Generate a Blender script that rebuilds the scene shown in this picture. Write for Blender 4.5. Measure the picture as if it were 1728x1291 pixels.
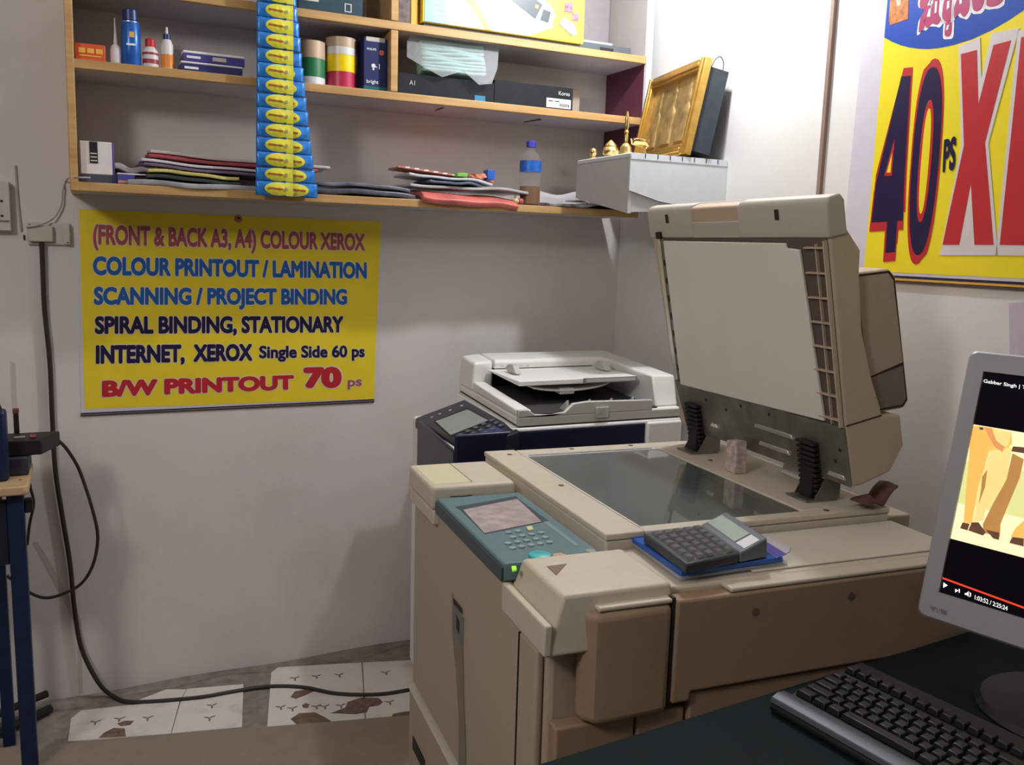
import bpy, bmesh, math, random
from math import sin, cos, pi, radians as R
from mathutils import Vector, Matrix
random.seed(4)
for o in list(bpy.data.objects): bpy.data.objects.remove(o)
SC = bpy.context.scene
COL = SC.collection

# ------------------------------------------------------------------ camera
IW, IH, F = 1728.0, 1291.0, 1500.0
ROLL, PITCH, YAW, HC = R(1.6897), R(8.6322), R(64.5687), 1.38   # yaw: back wall direction right of view
CAM = Vector((0, 0, HC))

def ray(px, py):
    u, v = px-IW/2, IH/2-py
    a = u*cos(ROLL)-v*sin(ROLL); b = u*sin(ROLL)+v*cos(ROLL)
    f = F*cos(PITCH)+b*sin(PITCH); U = -F*sin(PITCH)+b*cos(PITCH)
    return Vector((f*cos(YAW)+a*sin(YAW), f*sin(YAW)-a*cos(YAW), U))
def onz(px, py, z):
    r = ray(px, py); return CAM+r*((z-HC)/r.z)
def ony(px, py, y):
    r = ray(px, py); return CAM+r*(y/r.y)
def onplane(px, py, P, N):
    r = ray(px, py); return CAM+r*((P-CAM).dot(N)/r.dot(N))

cd = bpy.data.cameras.new('camera'); cam = bpy.data.objects.new('camera', cd); COL.objects.link(cam)
cd.sensor_fit = 'HORIZONTAL'; cd.sensor_width = 36; cd.lens = 36*F/IW; cd.clip_start = .02
fw = ray(IW/2, IH/2).normalized(); rt = (ray(IW/2+100, IH/2)-ray(IW/2, IH/2)).normalized(); up = rt.cross(fw)
cam.matrix_world = Matrix(((rt.x, up.x, -fw.x, 0), (rt.y, up.y, -fw.y, 0), (rt.z, up.z, -fw.z, HC), (0, 0, 0, 1)))
SC.camera = cam

# ------------------------------------------------------------------ light and exposure
w = bpy.data.worlds.new('world'); SC.world = w; w.use_nodes = True
bg = w.node_tree.nodes['Background']; bg.inputs[0].default_value = (1.0, .93, .88, 1); bg.inputs[1].default_value = .05
SC.view_settings.view_transform = 'Standard'; SC.view_settings.look = 'None'
SC.view_settings.exposure = 0; SC.view_settings.gamma = 1; SC.view_settings.use_curve_mapping = False
def lamp(name, kind, loc, e, col, aim=None, **k):
    ld = bpy.data.lights.new(name, kind); ld.energy = e; ld.color = col
    for q, v in k.items(): setattr(ld, q, v)
    o = bpy.data.objects.new(name, ld); COL.objects.link(o); o.location = loc
    if aim: o.rotation_euler = (Vector(aim)-Vector(loc)).to_track_quat('-Z', 'Y').to_euler()
    return o
# bare white bulb high near the right wall, just above the altar shelf
lamp('corner_bulb', 'POINT', (1.40, 1.99, 2.34), 37, (.94, .97, 1.0), shadow_soft_size=.035)
# bare lamp of the shop, up on the left behind the camera
lamp('shop_lamp', 'POINT', (-1.35, .30, 2.42), 68, (1.0, .95, .91), shadow_soft_size=.20)

# ------------------------------------------------------------------ materials
MATS = {}
def mat(name, col, rough=.5, metal=0, var=.06, scale=30, bump=0, bscale=200, emit=0, alpha=1, trans=0, spec=.5, coat=0, ior=1.45, dirt=None, dscale=6, dlo=.55, dhi=.75):
    if name in MATS: return MATS[name]
    m = bpy.data.materials.new(name); m.use_nodes = True
    n = m.node_tree.nodes; L = m.node_tree.links; p = n['Principled BSDF']
    p.inputs['Roughness'].default_value = rough; p.inputs['Metallic'].default_value = metal
    p.inputs['Alpha'].default_value = alpha; p.inputs['Transmission Weight'].default_value = trans
    p.inputs['Specular IOR Level'].default_value = spec; p.inputs['IOR'].default_value = ior
    p.inputs['Coat Weight'].default_value = coat
    c4 = (*col, 1); p.inputs['Base Color'].default_value = c4
    tc = n.new('ShaderNodeTexCoord')
    if var:
        nz = n.new('ShaderNodeTexNoise'); nz.inputs['Scale'].default_value = scale; nz.inputs['Detail'].default_value = 5
        L.new(tc.outputs['Object'], nz.inputs['Vector'])
        rp = n.new('ShaderNodeValToRGB'); rp.color_ramp.elements[0].position = .3; rp.color_ramp.elements[1].position = .7
        rp.color_ramp.elements[0].color = (*[c*(1-var) for c in col], 1); rp.color_ramp.elements[1].color = (*[min(1, c*(1+var)) for c in col], 1)
        L.new(nz.outputs['Fac'], rp.inputs['Fac']); out = rp.outputs['Color']
        if dirt:
            n2 = n.new('ShaderNodeTexNoise'); n2.inputs['Scale'].default_value = dscale; n2.inputs['Detail'].default_value = 8; n2.inputs['Roughness'].default_value = .65
            L.new(tc.outputs['Object'], n2.inputs['Vector'])
            r2 = n.new('ShaderNodeValToRGB'); r2.color_ramp.elements[0].position = dlo; r2.color_ramp.elements[1].position = dhi
            L.new(n2.outputs['Fac'], r2.inputs['Fac'])
            mx = n.new('ShaderNodeMix'); mx.data_type = 'RGBA'; L.new(r2.outputs['Color'], mx.inputs['Factor'])
            L.new(out, mx.inputs['A']); mx.inputs['B'].default_value = (*dirt, 1); out = mx.outputs['Result']
        L.new(out, p.inputs['Base Color'])
    if emit:
        p.inputs['Emission Color'].default_value = c4; p.inputs['Emission Strength'].default_value = emit
    if bump:
        nb = n.new('ShaderNodeTexNoise'); nb.inputs['Scale'].default_value = bscale; nb.inputs['Detail'].default_value = 4
        L.new(tc.outputs['Object'], nb.inputs['Vector'])
        b = n.new('ShaderNodeBump'); b.inputs['Strength'].default_value = bump; b.inputs['Distance'].default_value = .002
        L.new(nb.outputs['Fac'], b.inputs['Height']); L.new(b.outputs['Normal'], p.inputs['Normal'])
    MATS[name] = m; return m
def wood(name, c1, c2, rough=.45, scale=(3, 40, 40)):
    m = bpy.data.materials.new(name); m.use_nodes = True; n = m.node_tree.nodes; L = m.node_tree.links; p = n['Principled BSDF']
    p.inputs['Roughness'].default_value = rough
    tc = n.new('ShaderNodeTexCoord'); mp = n.new('ShaderNodeMapping'); mp.inputs['Scale'].default_value = scale
    nz = n.new('ShaderNodeTexNoise'); nz.inputs['Scale'].default_value = 1; nz.inputs['Detail'].default_value = 6
    rp = n.new('ShaderNodeValToRGB'); rp.color_ramp.elements[0].position = .35; rp.color_ramp.elements[1].position = .65
    rp.color_ramp.elements[0].color = (*c1, 1); rp.color_ramp.elements[1].color = (*c2, 1)
    L.new(tc.outputs['Object'], mp.inputs['Vector']); L.new(mp.outputs['Vector'], nz.inputs['Vector'])
    L.new(nz.outputs['Fac'], rp.inputs['Fac']); L.new(rp.outputs['Color'], p.inputs['Base Color'])
    MATS[name] = m; return m

WALL = mat('wall_paint', (.70, .66, .64), .8, var=.03, scale=3, bump=.25, bscale=60, dirt=(.60, .56, .53), dscale=2.5, dlo=.5, dhi=.8)
WALLR = mat('right_wall_paint', (.78, .755, .735), .7, var=.02, scale=3, bump=.2, bscale=60, dirt=(.68, .65, .62), dscale=2, dlo=.55, dhi=.8)
CONC = mat('cement', (.24, .205, .18), .9, var=.25, scale=25, bump=.6, bscale=80, dirt=(.17, .14, .12), dscale=9)
TILE = mat('floor_tile_white', (.72, .66, .60), .5, var=.05, scale=12, dirt=(.5, .45, .41), dscale=8)
HOLE = mat('broken_tile', (.16, .11, .08), .95, var=.3, scale=60, bump=.8, bscale=120)
MOTIF = mat('tile_motif', (.16, .13, .13), .6)
SLAB = mat('beige_slab', (.26, .205, .16), .7, var=.08, scale=20)
LIP = wood('shelf_wood', (.44, .25, .09), (.57, .35, .14))
BOARD = mat('shelf_laminate', (.52, .48, .50), .6, var=.04, scale=10)
WHITEL = mat('white_laminate', (.78, .78, .84), .45, var=.02)
MAROON = mat('maroon_laminate', (.12, .03, .05), .5, var=.08)
BEIGE = mat('copier_beige', (.60, .535, .43), .5, var=.03, scale=60, bump=.1, bscale=900, dirt=(.54, .46, .36), dscale=5, dlo=.5, dhi=.85)
BEIGED = mat('copier_tan', (.44, .35, .26), .5, var=.03, scale=60, bump=.1, bscale=900)
BEIGEL = mat('copier_cream', (.66, .615, .52), .5, var=.02, scale=60)
YELLOWED = mat('yellowed_plastic', (.66, .60, .40), .5, var=.03)
GROOVE = mat('groove_dark', (.035, .025, .02), .8, var=0)
BEIGE_SHADED = mat('copier_beige_shaded', (.33, .225, .15), .5, var=.04, scale=60, bump=.1, bscale=900, dirt=(.29, .19, .125), dscale=5)  # copier beige with the near side's shade darkened into the colour
LIDCAP = mat('lid_cream', (.50, .455, .385), .5, var=.02, scale=60)
LIDTAN = mat('lid_tan', (.54, .42, .31), .5, var=.03, scale=60, bump=.1, bscale=900)
TEAL = mat('teal_panel', (.13, .215, .235), .38, var=.04, scale=80)
TEALD = mat('teal_dark', (.045, .07, .085), .4)
PAD = mat('white_pad', (.80, .765, .68), .5, var=.02, scale=8)
STEEL = mat('hinge_steel', (.25, .245, .21), .38, .7, var=.2, scale=20, dirt=(.18, .17, .13), dscale=12)
STEELB = mat('bright_steel', (.75, .74, .70), .3, .8)
BLACK = mat('black_plastic', (.010, .010, .011), .5, var=.1)
RUBBER = mat('black_rubber', (.012, .012, .012), .6, var=0)
CABLE = mat('cable_black', (.03, .024, .022), .5, var=0)
GLASS = mat('platen_glass', (.115, .135, .13), .06, var=.1, scale=6, spec=.9, ior=1.7, coat=.3)
OFFW = mat('printer_white', (.86, .86, .83), .42, var=.02)
OFFWD = mat('printer_grey', (.55, .54, .51), .45, var=.02)
NAVY = mat('printer_navy', (.010, .012, .042), .35, var=.08)
NAVYL = mat('panel_navy', (.016, .018, .032), .35, var=.05)
LCD = mat('lcd_grey', (.27, .30, .28), .2, var=.04, scale=20)
LCDP = mat('lcd_pinkish', (.45, .36, .36), .3, var=.25, scale=40)
CYAN = mat('cyan_button', (.06, .50, .50), .35, var=0)
GOLD = mat('gold_leaf', (.62, .38, .09), .34, .8, var=.12, scale=40)
GOLDP = mat('gold_relief', (.48, .33, .14), .38, .65, var=.25, scale=35, bump=1.0, bscale=60)
BRASS = mat('brass', (.78, .56, .22), .22, .95, var=.1)
WHITE = mat('paper_white', (.82, .82, .84), .6, var=.02)
CLOTHW = mat('white_sheet', (.64, .67, .69), .5, var=.03)
CLOTHG = mat('grey_board', (.50, .50, .50), .6, var=.03)
YEL = mat('poster_yellow', (.88, .69, .03), .45, var=.03, scale=15)
LAV = mat('poster_margin', (.66, .62, .70), .5, var=.02)
YELB = mat('banner_yellow', (.92, .76, .02), .42, var=.02)
RED = mat('print_red', (.54, .022, .03), .45, var=.02)
REDD = mat('print_dull_red', (.42, .085, .09), .5, var=.02)
BLUEP = mat('print_blue', (.015, .12, .42), .45, var=.02)
INK = mat('print_ink', (.014, .008, .05), .45, var=.02)
OUTL = mat('print_outline', (.72, .66, .66), .5, var=.02)
BLUEB = mat('banner_blue', (.008, .07, .46), .4, var=.03)
PINKR = mat('letter_crimson', (.47, .04, .14), .45, var=.05)
NAVYB = mat('digit_navy', (.011, .006, .055), .4, var=.02)
DESK = mat('desk_green', (.0035, .0105, .0115), .75, spec=.2, var=.15, scale=120)
BEZEL = mat('bezel_silver', (.37, .37, .38), .42, .1, var=.02, scale=80)
WOODP = wood('plank_wood', (.46, .31, .16), (.56, .40, .23), .6, (4, 25, 25))
BLUEM = mat('blue_enamel', (.006, .017, .06), .4, var=.2)
CLEAR = mat('clear_plastic', (.50, .53, .55), .38, var=0, alpha=.22, spec=.25)
CLEARB = mat('clear_blue_plastic', (.70, .76, .92), .15, var=0, alpha=.3, spec=.8)

# ------------------------------------------------------------------ mesh builder
WM = {}
class MB:
    def __init__(s): s.bm = bmesh.new(); s.slots = []; s.cur = 0
    def use(s, m):
        if m not in s.slots: s.slots.append(m)
        s.cur = s.slots.index(m); return s
    def _face(s, vs):
        try: f = s.bm.faces.new(vs); f.material_index = s.cur; return f
        except ValueError: return None
    def hexa(s, p):                # 8 corners: bottom ring then top ring
        v = [s.bm.verts.new(q) for q in p]
        for i in ((3, 2, 1, 0), (4, 5, 6, 7), (0, 1, 5, 4), (1, 2, 6, 5), (2, 3, 7, 6), (3, 0, 4, 7)): s._face([v[k] for k in i])
        return s
    def box(s, x0, x1, y0, y1, z0, z1, M=None):
        p = [Vector(q) for q in ((x0, y0, z0), (x1, y0, z0), (x1, y1, z0), (x0, y1, z0), (x0, y0, z1), (x1, y0, z1), (x1, y1, z1), (x0, y1, z1))]
        return s.hexa([M @ q for q in p] if M else p)
    def prism(s, poly, fn, d0, d1):     # poly of (a,b); fn(a,b,d)->Vector
        n = len(poly); A = [s.bm.verts.new(fn(a, b, d0)) for a, b in poly]; B = [s.bm.verts.new(fn(a, b, d1)) for a, b in poly]
        s._face(A[::-1]); s._face(B)
        for i in range(n): s._face([A[i], A[(i+1) % n], B[(i+1) % n], B[i]])
        return s
    def face(s, pts): s._face([s.bm.verts.new(p) for p in pts]); return s
    def tube(s, pts, r, n=8, cap=True):
        pts = [Vector(p) for p in pts]; rs = r if isinstance(r, (list, tuple)) else [r]*len(pts); rings = []
        a = None
        for i, p in enumerate(pts):
            t = (pts[min(i+1, len(pts)-1)]-pts[max(i-1, 0)]).normalized()
            if a is None: a = t.cross(Vector((0, 0, 1)) if abs(t.z) < .9 else Vector((1, 0, 0)))
            a = (a-t*a.dot(t)).normalized(); b = t.cross(a)
            rings.append([s.bm.verts.new(p+(a*cos(2*pi*k/n)+b*sin(2*pi*k/n))*rs[i]) for k in range(n)])
        for A, B in zip(rings, rings[1:]):
            for k in range(n): s._face([A[k], A[(k+1) % n], B[(k+1) % n], B[k]])
        if cap: s._face(rings[0][::-1]); s._face(rings[-1])
        return s
    def lathe(s, c, prof, n=20, M=None):        # prof: (r,z)
        c = Vector(c); rings = []
        for r, z in prof:
            q = []
            for k in range(n):
                v = Vector((r*cos(2*pi*k/n), r*sin(2*pi*k/n), z)); q.append(s.bm.verts.new(c+(M @ v if M else v)))
            rings.append(q)
        for A, B in zip(rings, rings[1:]):
            for k in range(n): s._face([A[k], A[(k+1) % n], B[(k+1) % n], B[k]])
        s._face(rings[0][::-1]); s._face(rings[-1]); return s
    def ball(s, c, r, sc=(1, 1, 1), n=12):
        return s.lathe(c, [(r*sc[0]*max(.02, sin(pi*k/8)), -r*sc[2]*cos(pi*k/8)) for k in range(9)], n)
    def grid(s, fn, nu, nv):
        V = [[s.bm.verts.new(fn(i/nu, j/nv)) for j in range(nv+1)] for i in range(nu+1)]
        for i in range(nu):
            for j in range(nv): s._face([V[i][j], V[i+1][j], V[i+1][j+1], V[i][j+1]])
        return s
    def build(s, name, m, parent=None, world=True, bevel=0, seg=2, basis=None, smooth=35, solid=0, tag=None, subsurf=0):
        basis = basis or Matrix()
        base = WM[parent] if parent else Matrix()
        if world and parent: s.bm.transform((base @ basis).inverted())
        bmesh.ops.recalc_face_normals(s.bm, faces=s.bm.faces)
        me = bpy.data.meshes.new(name); s.bm.to_mesh(me); s.bm.free()
        for k in (s.slots or [m]): me.materials.append(k)
        for p in me.polygons: p.use_smooth = True
        me.set_sharp_from_angle(angle=R(smooth))
        o = bpy.data.objects.new(name, me); COL.objects.link(o)
        if parent: o.parent = parent
        o.matrix_basis = basis; WM[o] = base @ basis
        if solid:
            k = o.modifiers.new('solid', 'SOLIDIFY'); k.thickness = solid; k.offset = 0
        if subsurf:
            k = o.modifiers.new('sub', 'SUBSURF'); k.levels = subsurf; k.render_levels = subsurf
        if bevel:
            k = o.modifiers.new('bevel', 'BEVEL'); k.width = bevel; k.segments = seg; k.limit_method = 'ANGLE'; k.angle_limit = R(40)
        if tag: info(o, *tag)
        return o
def info(o, label, cat, group=None, kind=None):
    o['label'] = label; o['category'] = cat
    if group: o['group'] = group
    if kind: o['kind'] = kind
    return o
def thing(name, label, cat, loc, rz=0, group=None):
    o = bpy.data.objects.new(name, None); COL.objects.link(o); o.empty_display_size = .05
    M = Matrix.Translation(Vector(loc)) @ Matrix.Rotation(rz, 4, 'Z'); o.matrix_basis = M; WM[o] = M
    return info(o, label, cat, group)
def struct(o): o['kind'] = 'structure'; return o
def bx(name, m, dims, parent=None, world=False, bevel=.002, **k): return MB().box(*dims).build(name, m, parent, world, bevel, **k)
def copy_tree(o, parent=None):
    c = o.copy(); COL.objects.link(c); c.parent = parent
    for ch in list(o.children): copy_tree(ch, c)
    return c
def polyplane(name, pts, m, parent, solid=0, **k): return MB().face(pts).build(name, m, parent, solid=solid, **k)
def catmull(pts, n=8):
    P = [Vector(p) for p in pts]; P = [P[0]*2-P[1]]+P+[P[-1]*2-P[-2]]; out = []
    for i in range(1, len(P)-2):
        a, b, c, d = P[i-1:i+3]
        for k in range(n):
            t = k/n; out.append(.5*((2*b)+(c-a)*t+(2*a-5*b+4*c-d)*t*t+(3*b-3*c+d-a)*t**3))
    return out+[P[-2]]

# lettering: flat text shapes fitted into a quad (top-left, top-right, bottom-right, bottom-left) of a printed face
def text_mesh(body, off):
    cu = bpy.data.curves.new('lettering', 'FONT'); cu.body = body; cu.fill_mode = 'FRONT'; cu.resolution_u = 4
    t = bpy.data.objects.new('lettering_source', cu); COL.objects.link(t)
    dg = bpy.context.evaluated_depsgraph_get(); me = bpy.data.meshes.new_from_object(t.evaluated_get(dg))
    bpy.data.objects.remove(t)
    if off < .006: return me
    # embolden: the letter shapes swept round a small circle
    bm = bmesh.new(); n = 12
    for k in range(n+1):
        bm.from_mesh(me)
        vs = bm.verts[:][-len(me.vertices):]
        for v in vs:
            v.co.z = 1.2e-5*k
            if k < n: v.co.x += off*cos(2*pi*k/n); v.co.y += off*sin(2*pi*k/n)
    bm.to_mesh(me); bm.free(); return me
def bbox(me):
    xs = [v.co.x for v in me.vertices]; ys = [v.co.y for v in me.vertices]; return min(xs), max(xs), min(ys), max(ys)
def lettering(name, body, quad, m, parent, N, lift=.0008, off=.02, out=None, outoff=.06, shift=(0, 0), label=None, capfit=None):
    """quad corners are world points; capfit=text whose bbox fills the quad (for descenders)"""
    q = [Vector(p) for p in quad]; ref = text_mesh(capfit or body, off); x0, x1, y0, y1 = bbox(ref)
    if capfit: b = bbox(text_mesh(body, off)); x0, x1 = b[0], b[1]
    def place(me, lf, sh=(0, 0)):
        for v in me.vertices:
            u = (v.co.x-x0)/(x1-x0)+sh[0]; t = (v.co.y-y0)/(y1-y0)+sh[1]
            top = q[0].lerp(q[1], u); bot = q[3].lerp(q[2], u); v.co = bot.lerp(top, t)+N*(lf+v.co.z)
        return me
    def link(me, nm, mt):
        me.transform(WM[parent].inverted()); me.materials.clear(); me.materials.append(mt)
        o = bpy.data.objects.new(nm, me); COL.objects.link(o); o.parent = parent; WM[o] = WM[parent]; return o
    if out: link(place(text_mesh(body, outoff), lift*.55, shift), name+'_outline', out)
    o = link(place(text_mesh(body, off), lift), name, m)
    if label: o['label'] = label
    return o

# ------------------------------------------------------------------ room
YB = 2.803
RA = R(86.57); RC = Vector((1.749, YB, 0)); RD = Vector((-cos(RA), -sin(RA), 0)); RN = Vector((-sin(RA), cos(RA), 0))  # right wall: along, into room
def onwall(px, py, lift=0): return onplane(px, py, RC, RN)+RN*lift
def rw(s, z, d=0): return RC+RD*s+RN*d+Vector((0, 0, z))
struct(MB().box(-1.9, 2.1, YB, YB+.12, 0, 2.9).build('wall_back', WALL))
m_ = MB(); m_.hexa([rw(-.12, 0), rw(3.6, 0), rw(3.6, 0, -.12), rw(-.12, 0, -.12), rw(-.12, 2.9), rw(3.6, 2.9), rw(3.6, 2.9, -.12), rw(-.12, 2.9, -.12)])
struct(m_.build('wall_right', WALLR))
struct(MB().box(-1.9, 2.1, -1.2, YB+.12, 2.9, 3.0).build('ceiling', WALL))
floor = struct(MB().box(-1.9, 2.1, -1.2, YB, -.1, 0).build('floor', CONC))
def fp(x, y, z=.0): return onz(60+x/2.4686, 1040+y/2.4686, z)
for poly in ([(135, 525), (148, 430), (190, 396), (385, 374), (600, 356), (563, 492)],
             [(430, 352), (545, 308), (628, 308), (604, 352), (480, 364)],
             [(632, 306), (866, 286), (860, 465), (567, 491), (607, 352)],
             [(965, 465), (982, 238), (1010, 216), (1358, 196), (1372, 436)],
             [(1363, 196), (1900, 170), (1900, 400), (1377, 436)]):
    MB().prism(poly, lambda a, b, d: fp(a, b)+Vector((0, 0, d)), .0002, .003).build('floor_tile', TILE, floor)
for poly in ([(262, 512), (285, 490), (325, 470), (372, 472), (377, 505)], [(1062, 432), (1100, 408), (1165, 405), (1205, 425), (1258, 458), (1230, 476), (1150, 488), (1095, 462)],
             [(1230, 408), (1290, 385), (1300, 362), (1360, 342), (1430, 345), (1447, 362), (1430, 376), (1390, 382), (1380, 405), (1330, 412)],
             [(1480, 428), (1490, 410), (1550, 400), (1620, 405), (1640, 425)], [(1062, 340), (1080, 318), (1130, 308), (1170, 312), (1130, 330), (1085, 348)],
             [(340, 452), (370, 440), (410, 440), (395, 457), (355, 462)], [(1110, 375), (1125, 366), (1142, 372), (1135, 386), (1115, 386)]):
    MB().prism(poly, lambda a, b, d: fp(a, b)+Vector((0, 0, d)), .003, .0037).build('broken_patch', HOLE, floor)
for x, y in ((250, 445), (350, 432), (468, 428), (735, 376), (725, 428), (1080, 262), (1170, 254), (1265, 248), (1460, 238), (1070, 388), (1170, 380), (1272, 376), (1475, 362), (1022, 383), (1205, 380)):
    m_ = MB(); c = fp(x, y)
    for k in range(3):
        a = 2*pi*k/3+.4; m_.prism([(-.004, 0), (0, .003), (.012, .002), (.014, 0), (.012, -.002), (0, -.003)], lambda u, v, d: c+Vector((u*cos(a)-v*sin(a)+.004*cos(a), u*sin(a)+v*cos(a)+.004*sin(a), d)), .003, .0035)
    m_.build('tile_motif', MOTIF, floor)
# rough cement skirting where wall and floor meet
MB().grid(lambda u, v: Vector((-1.0+2.75*u, YB-.001-.035*v*(1+.5*sin(u*23)+.3*sin(u*61)), .010*(1-v)**2*(1+.3*sin(u*31))+.001)), 90, 4).build('trim_1', CONC)['kind'] = 'structure'
# beige board in front of the tiles
a, b = onz(112, 1253, .02), onz(703, 1205, .02)
d_ = (b-a).normalized()
A2 = a-d_*.6; B2 = b+d_*.02; n_ = Vector((d_.y, -d_.x, 0))
MB().hexa([Vector((p.x, p.y, z)) for z in (.0, .02) for p in (A2, B2, B2+n_*.7, A2+n_*.7)]).build('floor_board', SLAB, bevel=.003,
    tag=('smooth beige board lying on the cracked tiles at the left bottom edge', 'board'))

WB_ = bpy.data.objects['wall_back']
for pts in ([(55, 915), (64, 915), (100, 975), (137, 1045), (140, 1170), (133, 1170), (130, 1060), (95, 990)], [(17, 610), (26, 612), (32, 760), (24, 760)], [(108, 400), (200, 410), (640, 372), (640, 374), (200, 414)][:0]):
    if pts: MB().prism([(v.x, v.z) for v in (ony(*p, YB) for p in pts)], lambda a, b, d: Vector((a, YB-d, b)), .0, .0006).build('wall_stain', mat('stain_brown', (.58, .50, .46), .85), WB_)
# ------------------------------------------------------------------ wall rack
rack = thing('wall_rack', 'open wooden wall rack with light wood edges filled with stock above the yellow poster', 'shelf', (.8, YB, 1.49))
XL, XR, YF = -.036, 1.665, 2.553
def shelf_board(z, x0=XL, x1=XR):
    bx('shelf_board', BOARD, (x0+.004, x1, YF+.013, YB-.001, z-.02, z), rack, True)
    bx('edge_strip', LIP, (x0, x1-.002, YF, YF+.0125, z-.022, z+.001), rack, True)
shelf_board(1.512); shelf_board(1.812, -.03); shelf_board(2.006, -.03); shelf_board(2.32, -.03)
m_ = MB(); m_.hexa([Vector(p) for p in ((-.038, YF-.001, 1.49), (-.019, YF-.001, 1.49), (-.019, YB-.001, 1.49), (-.038, YB-.001, 1.49), (-.031, YF-.001, 2.34), (-.012, YF-.001, 2.34), (-.012, YB-.001, 2.34), (-.031, YB-.001, 2.34))])
m_.build('side_panel', LIP, rack, bevel=.002)
m_ = MB(); m_.use(MAROON).box(1.665, 1.676, YF+.012, YB-.001, 1.60, 1.985); m_.use(BOARD).box(1.665, 1.676, YF+.012, YB-.001, 1.985, 2.34); m_.use(WHITEL).box(1.665, 1.684, YF-.002, YF+.012, 1.60, 2.34)
m_.use(WHITEL).box(1.676, 1.684, YF+.012, YB-.001, 1.60, 2.34); m_.build('side_panel', None, rack)['label'] = 'white edged side panel with maroon inner face'
bx('shade_panel', mat('shade_grey', (.34, .31, .33), .6), (.823, 1.664, YB-.006, YB-.001, 2.007, 2.299), rack, True)  # grey sheet added to darken this cell as if in shade
bx('divider', LIP, (.80, .822, YF, YB-.001, 1.814, 1.983), rack, True)
bx('divider', LIP, (.80, .822, YF, YB-.001, 2.008, 2.297), rack, True)
for p in (((735, 186), (772, 174)), ((884, 206), (928, 199))):
    MB().tube([ony(*p[0], 2.57)+Vector((0, 0, 0)), ony(*p[1], 2.7)], .002).build('dangling_wire', CABLE, rack)

# ------------------------------------------------------------------ things on the rack, upper left bay
ZM, ZT, ZB = 1.8135, 2.0075, 1.5135
t = thing('carton', 'small orange-red carton with yellow lettering at the left end of the shelf', 'box', (.02, 2.61, ZM))
ORED = mat('carton_orange', (.62, .09, .03), .5); ORY = mat('carton_yellow', (.80, .42, .06), .5)
bx('carton_body', ORED, (-.034, .036, -.03, .04, 0, .043), t)
for k in range(3): bx('printed_word', ORY, (-.026+.02*k, -.010+.02*k, -.0312, -.0302, .02, .032), t, bevel=0)
bx('label_line', ORY, (-.026, .026, -.0312, -.0302, .012, .015), t, bevel=0)
NOZ = mat('milky_plastic', (.72, .72, .76), .35, var=.02, alpha=.85)
t = thing('glue_bottle', 'white translucent glue bottle with long thin nozzle between orange carton and blue spray can', 'bottle', (.081, 2.6, ZM))
MB().lathe((0, 0, 0), [(.0125, 0), (.0135, .004), (.0135, .036), (.011, .046), (.005, .053)]).build('bottle_body', NOZ, t, False)
MB().lathe((0, 0, .053), [(.005, 0), (.0045, .012), (.0025, .03), (.0013, .064)]).build('nozzle', NOZ, t, False)
SPB = mat('can_blue', (.02, .13, .50), .3, .2, var=.15); SPD = mat('can_cap', (.015, .04, .16), .35)
t = thing('spray_can', 'tall blue spray can with dark blue cap and yellow sun emblem', 'spray can', (.118, 2.6, ZM))
MB().lathe((0, 0, 0), [(.021, 0), (.023, .003), (.023, .105), (.019, .112)], 24).build('can_body', SPB, t, False)
MB().lathe((0, 0, .112), [(.0175, 0), (.019, .002), (.0185, .027), (.014, .0305)], 24).build('cap', SPD, t, False)
MB().lathe((0, 0, .108), [(.0205, 0), (.0205, .003)], 24).build('rim', STEELB, t, False)
bx('emblem', ORY, (-.005, .007, -.0238, -.0222, .07, .084), t, bevel=.0002); bx('printed_word', WHITE, (-.012, .010, -.0238, -.0218, .05, .055), t, bevel=0)
WB = mat('bottle_white', (.74, .70, .70), .4); DR = mat('label_maroon', (.35, .05, .06), .45)
t = thing('paint_bottle', 'small round bottle with red cap and maroon label beside spray can', 'bottle', (.164, 2.6, ZM))
MB().lathe((0, 0, 0), [(.018, 0), (.0195, .003), (.0195, .042), (.013, .052), (.011, .055)]).build('bottle_body', WB, t, False)
MB().lathe((0, 0, .055), [(.0125, 0), (.0125, .018), (.010, .0205)]).build('cap', RED, t, False)
MB().lathe((0, 0, .012), [(.0199, 0), (.0199, .011)]).build('label_band', DR, t, False); MB().lathe((0, 0, .034), [(.0199, 0), (.0199, .006)]).build('label_band', DR, t, False)
ORG = mat('bottle_orange', (.80, .26, .03), .4)
t = thing('squeeze_bottle', 'slim orange and white squeeze bottle with dark blue cap', 'bottle', (.205, 2.6, ZM))
MB().lathe((0, 0, 0), [(.014, 0), (.0155, .003), (.015, .065), (.010, .078)]).build('bottle_body', WB, t, False)
MB().lathe((0, 0, .006), [(.0158, 0), (.0158, .034)]).build('label_band', ORG, t, False)
MB().lathe((0, 0, .078), [(.0095, 0), (.0095, .013), (.005, .015)]).build('cap', SPD, t, False); MB().lathe((0, 0, .093), [(.004, 0), (.0025, .017)]).build('nozzle', WB, t, False)
PUR = mat('box_violet', (.07, .06, .30), .45); PURD = mat('box_dark_violet', (.03, .035, .15), .45)
for k, (z, dx, lab, mm) in enumerate(((0, 0, 'dark violet flat pen box at the bottom of the small box stack', PURD), (.0275, .006, 'violet flat pen box with grey strip on top of the small box stack', PUR))):
    t = thing('pen_box', lab, 'box', (.315+dx, 2.62, ZM+z), 0, 'stacked pen boxes on the upper left shelf')
    bx('box_body', mm, (-.078, .078, -.04, .05, 0, .0265), t); bx('lid_edge', WHITE, (-.079, .079, -.042, .052, .020 if k else .0215, .0268), t)
    bx('printed_word', WHITE, (-.07, -.035, -.0412, -.0402, .008, .014), t, bevel=0)
    if k: bx('grey_window', OFFWD, (-.005, .03, -.0425, -.0402, .006, .016), t, bevel=0)
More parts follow.
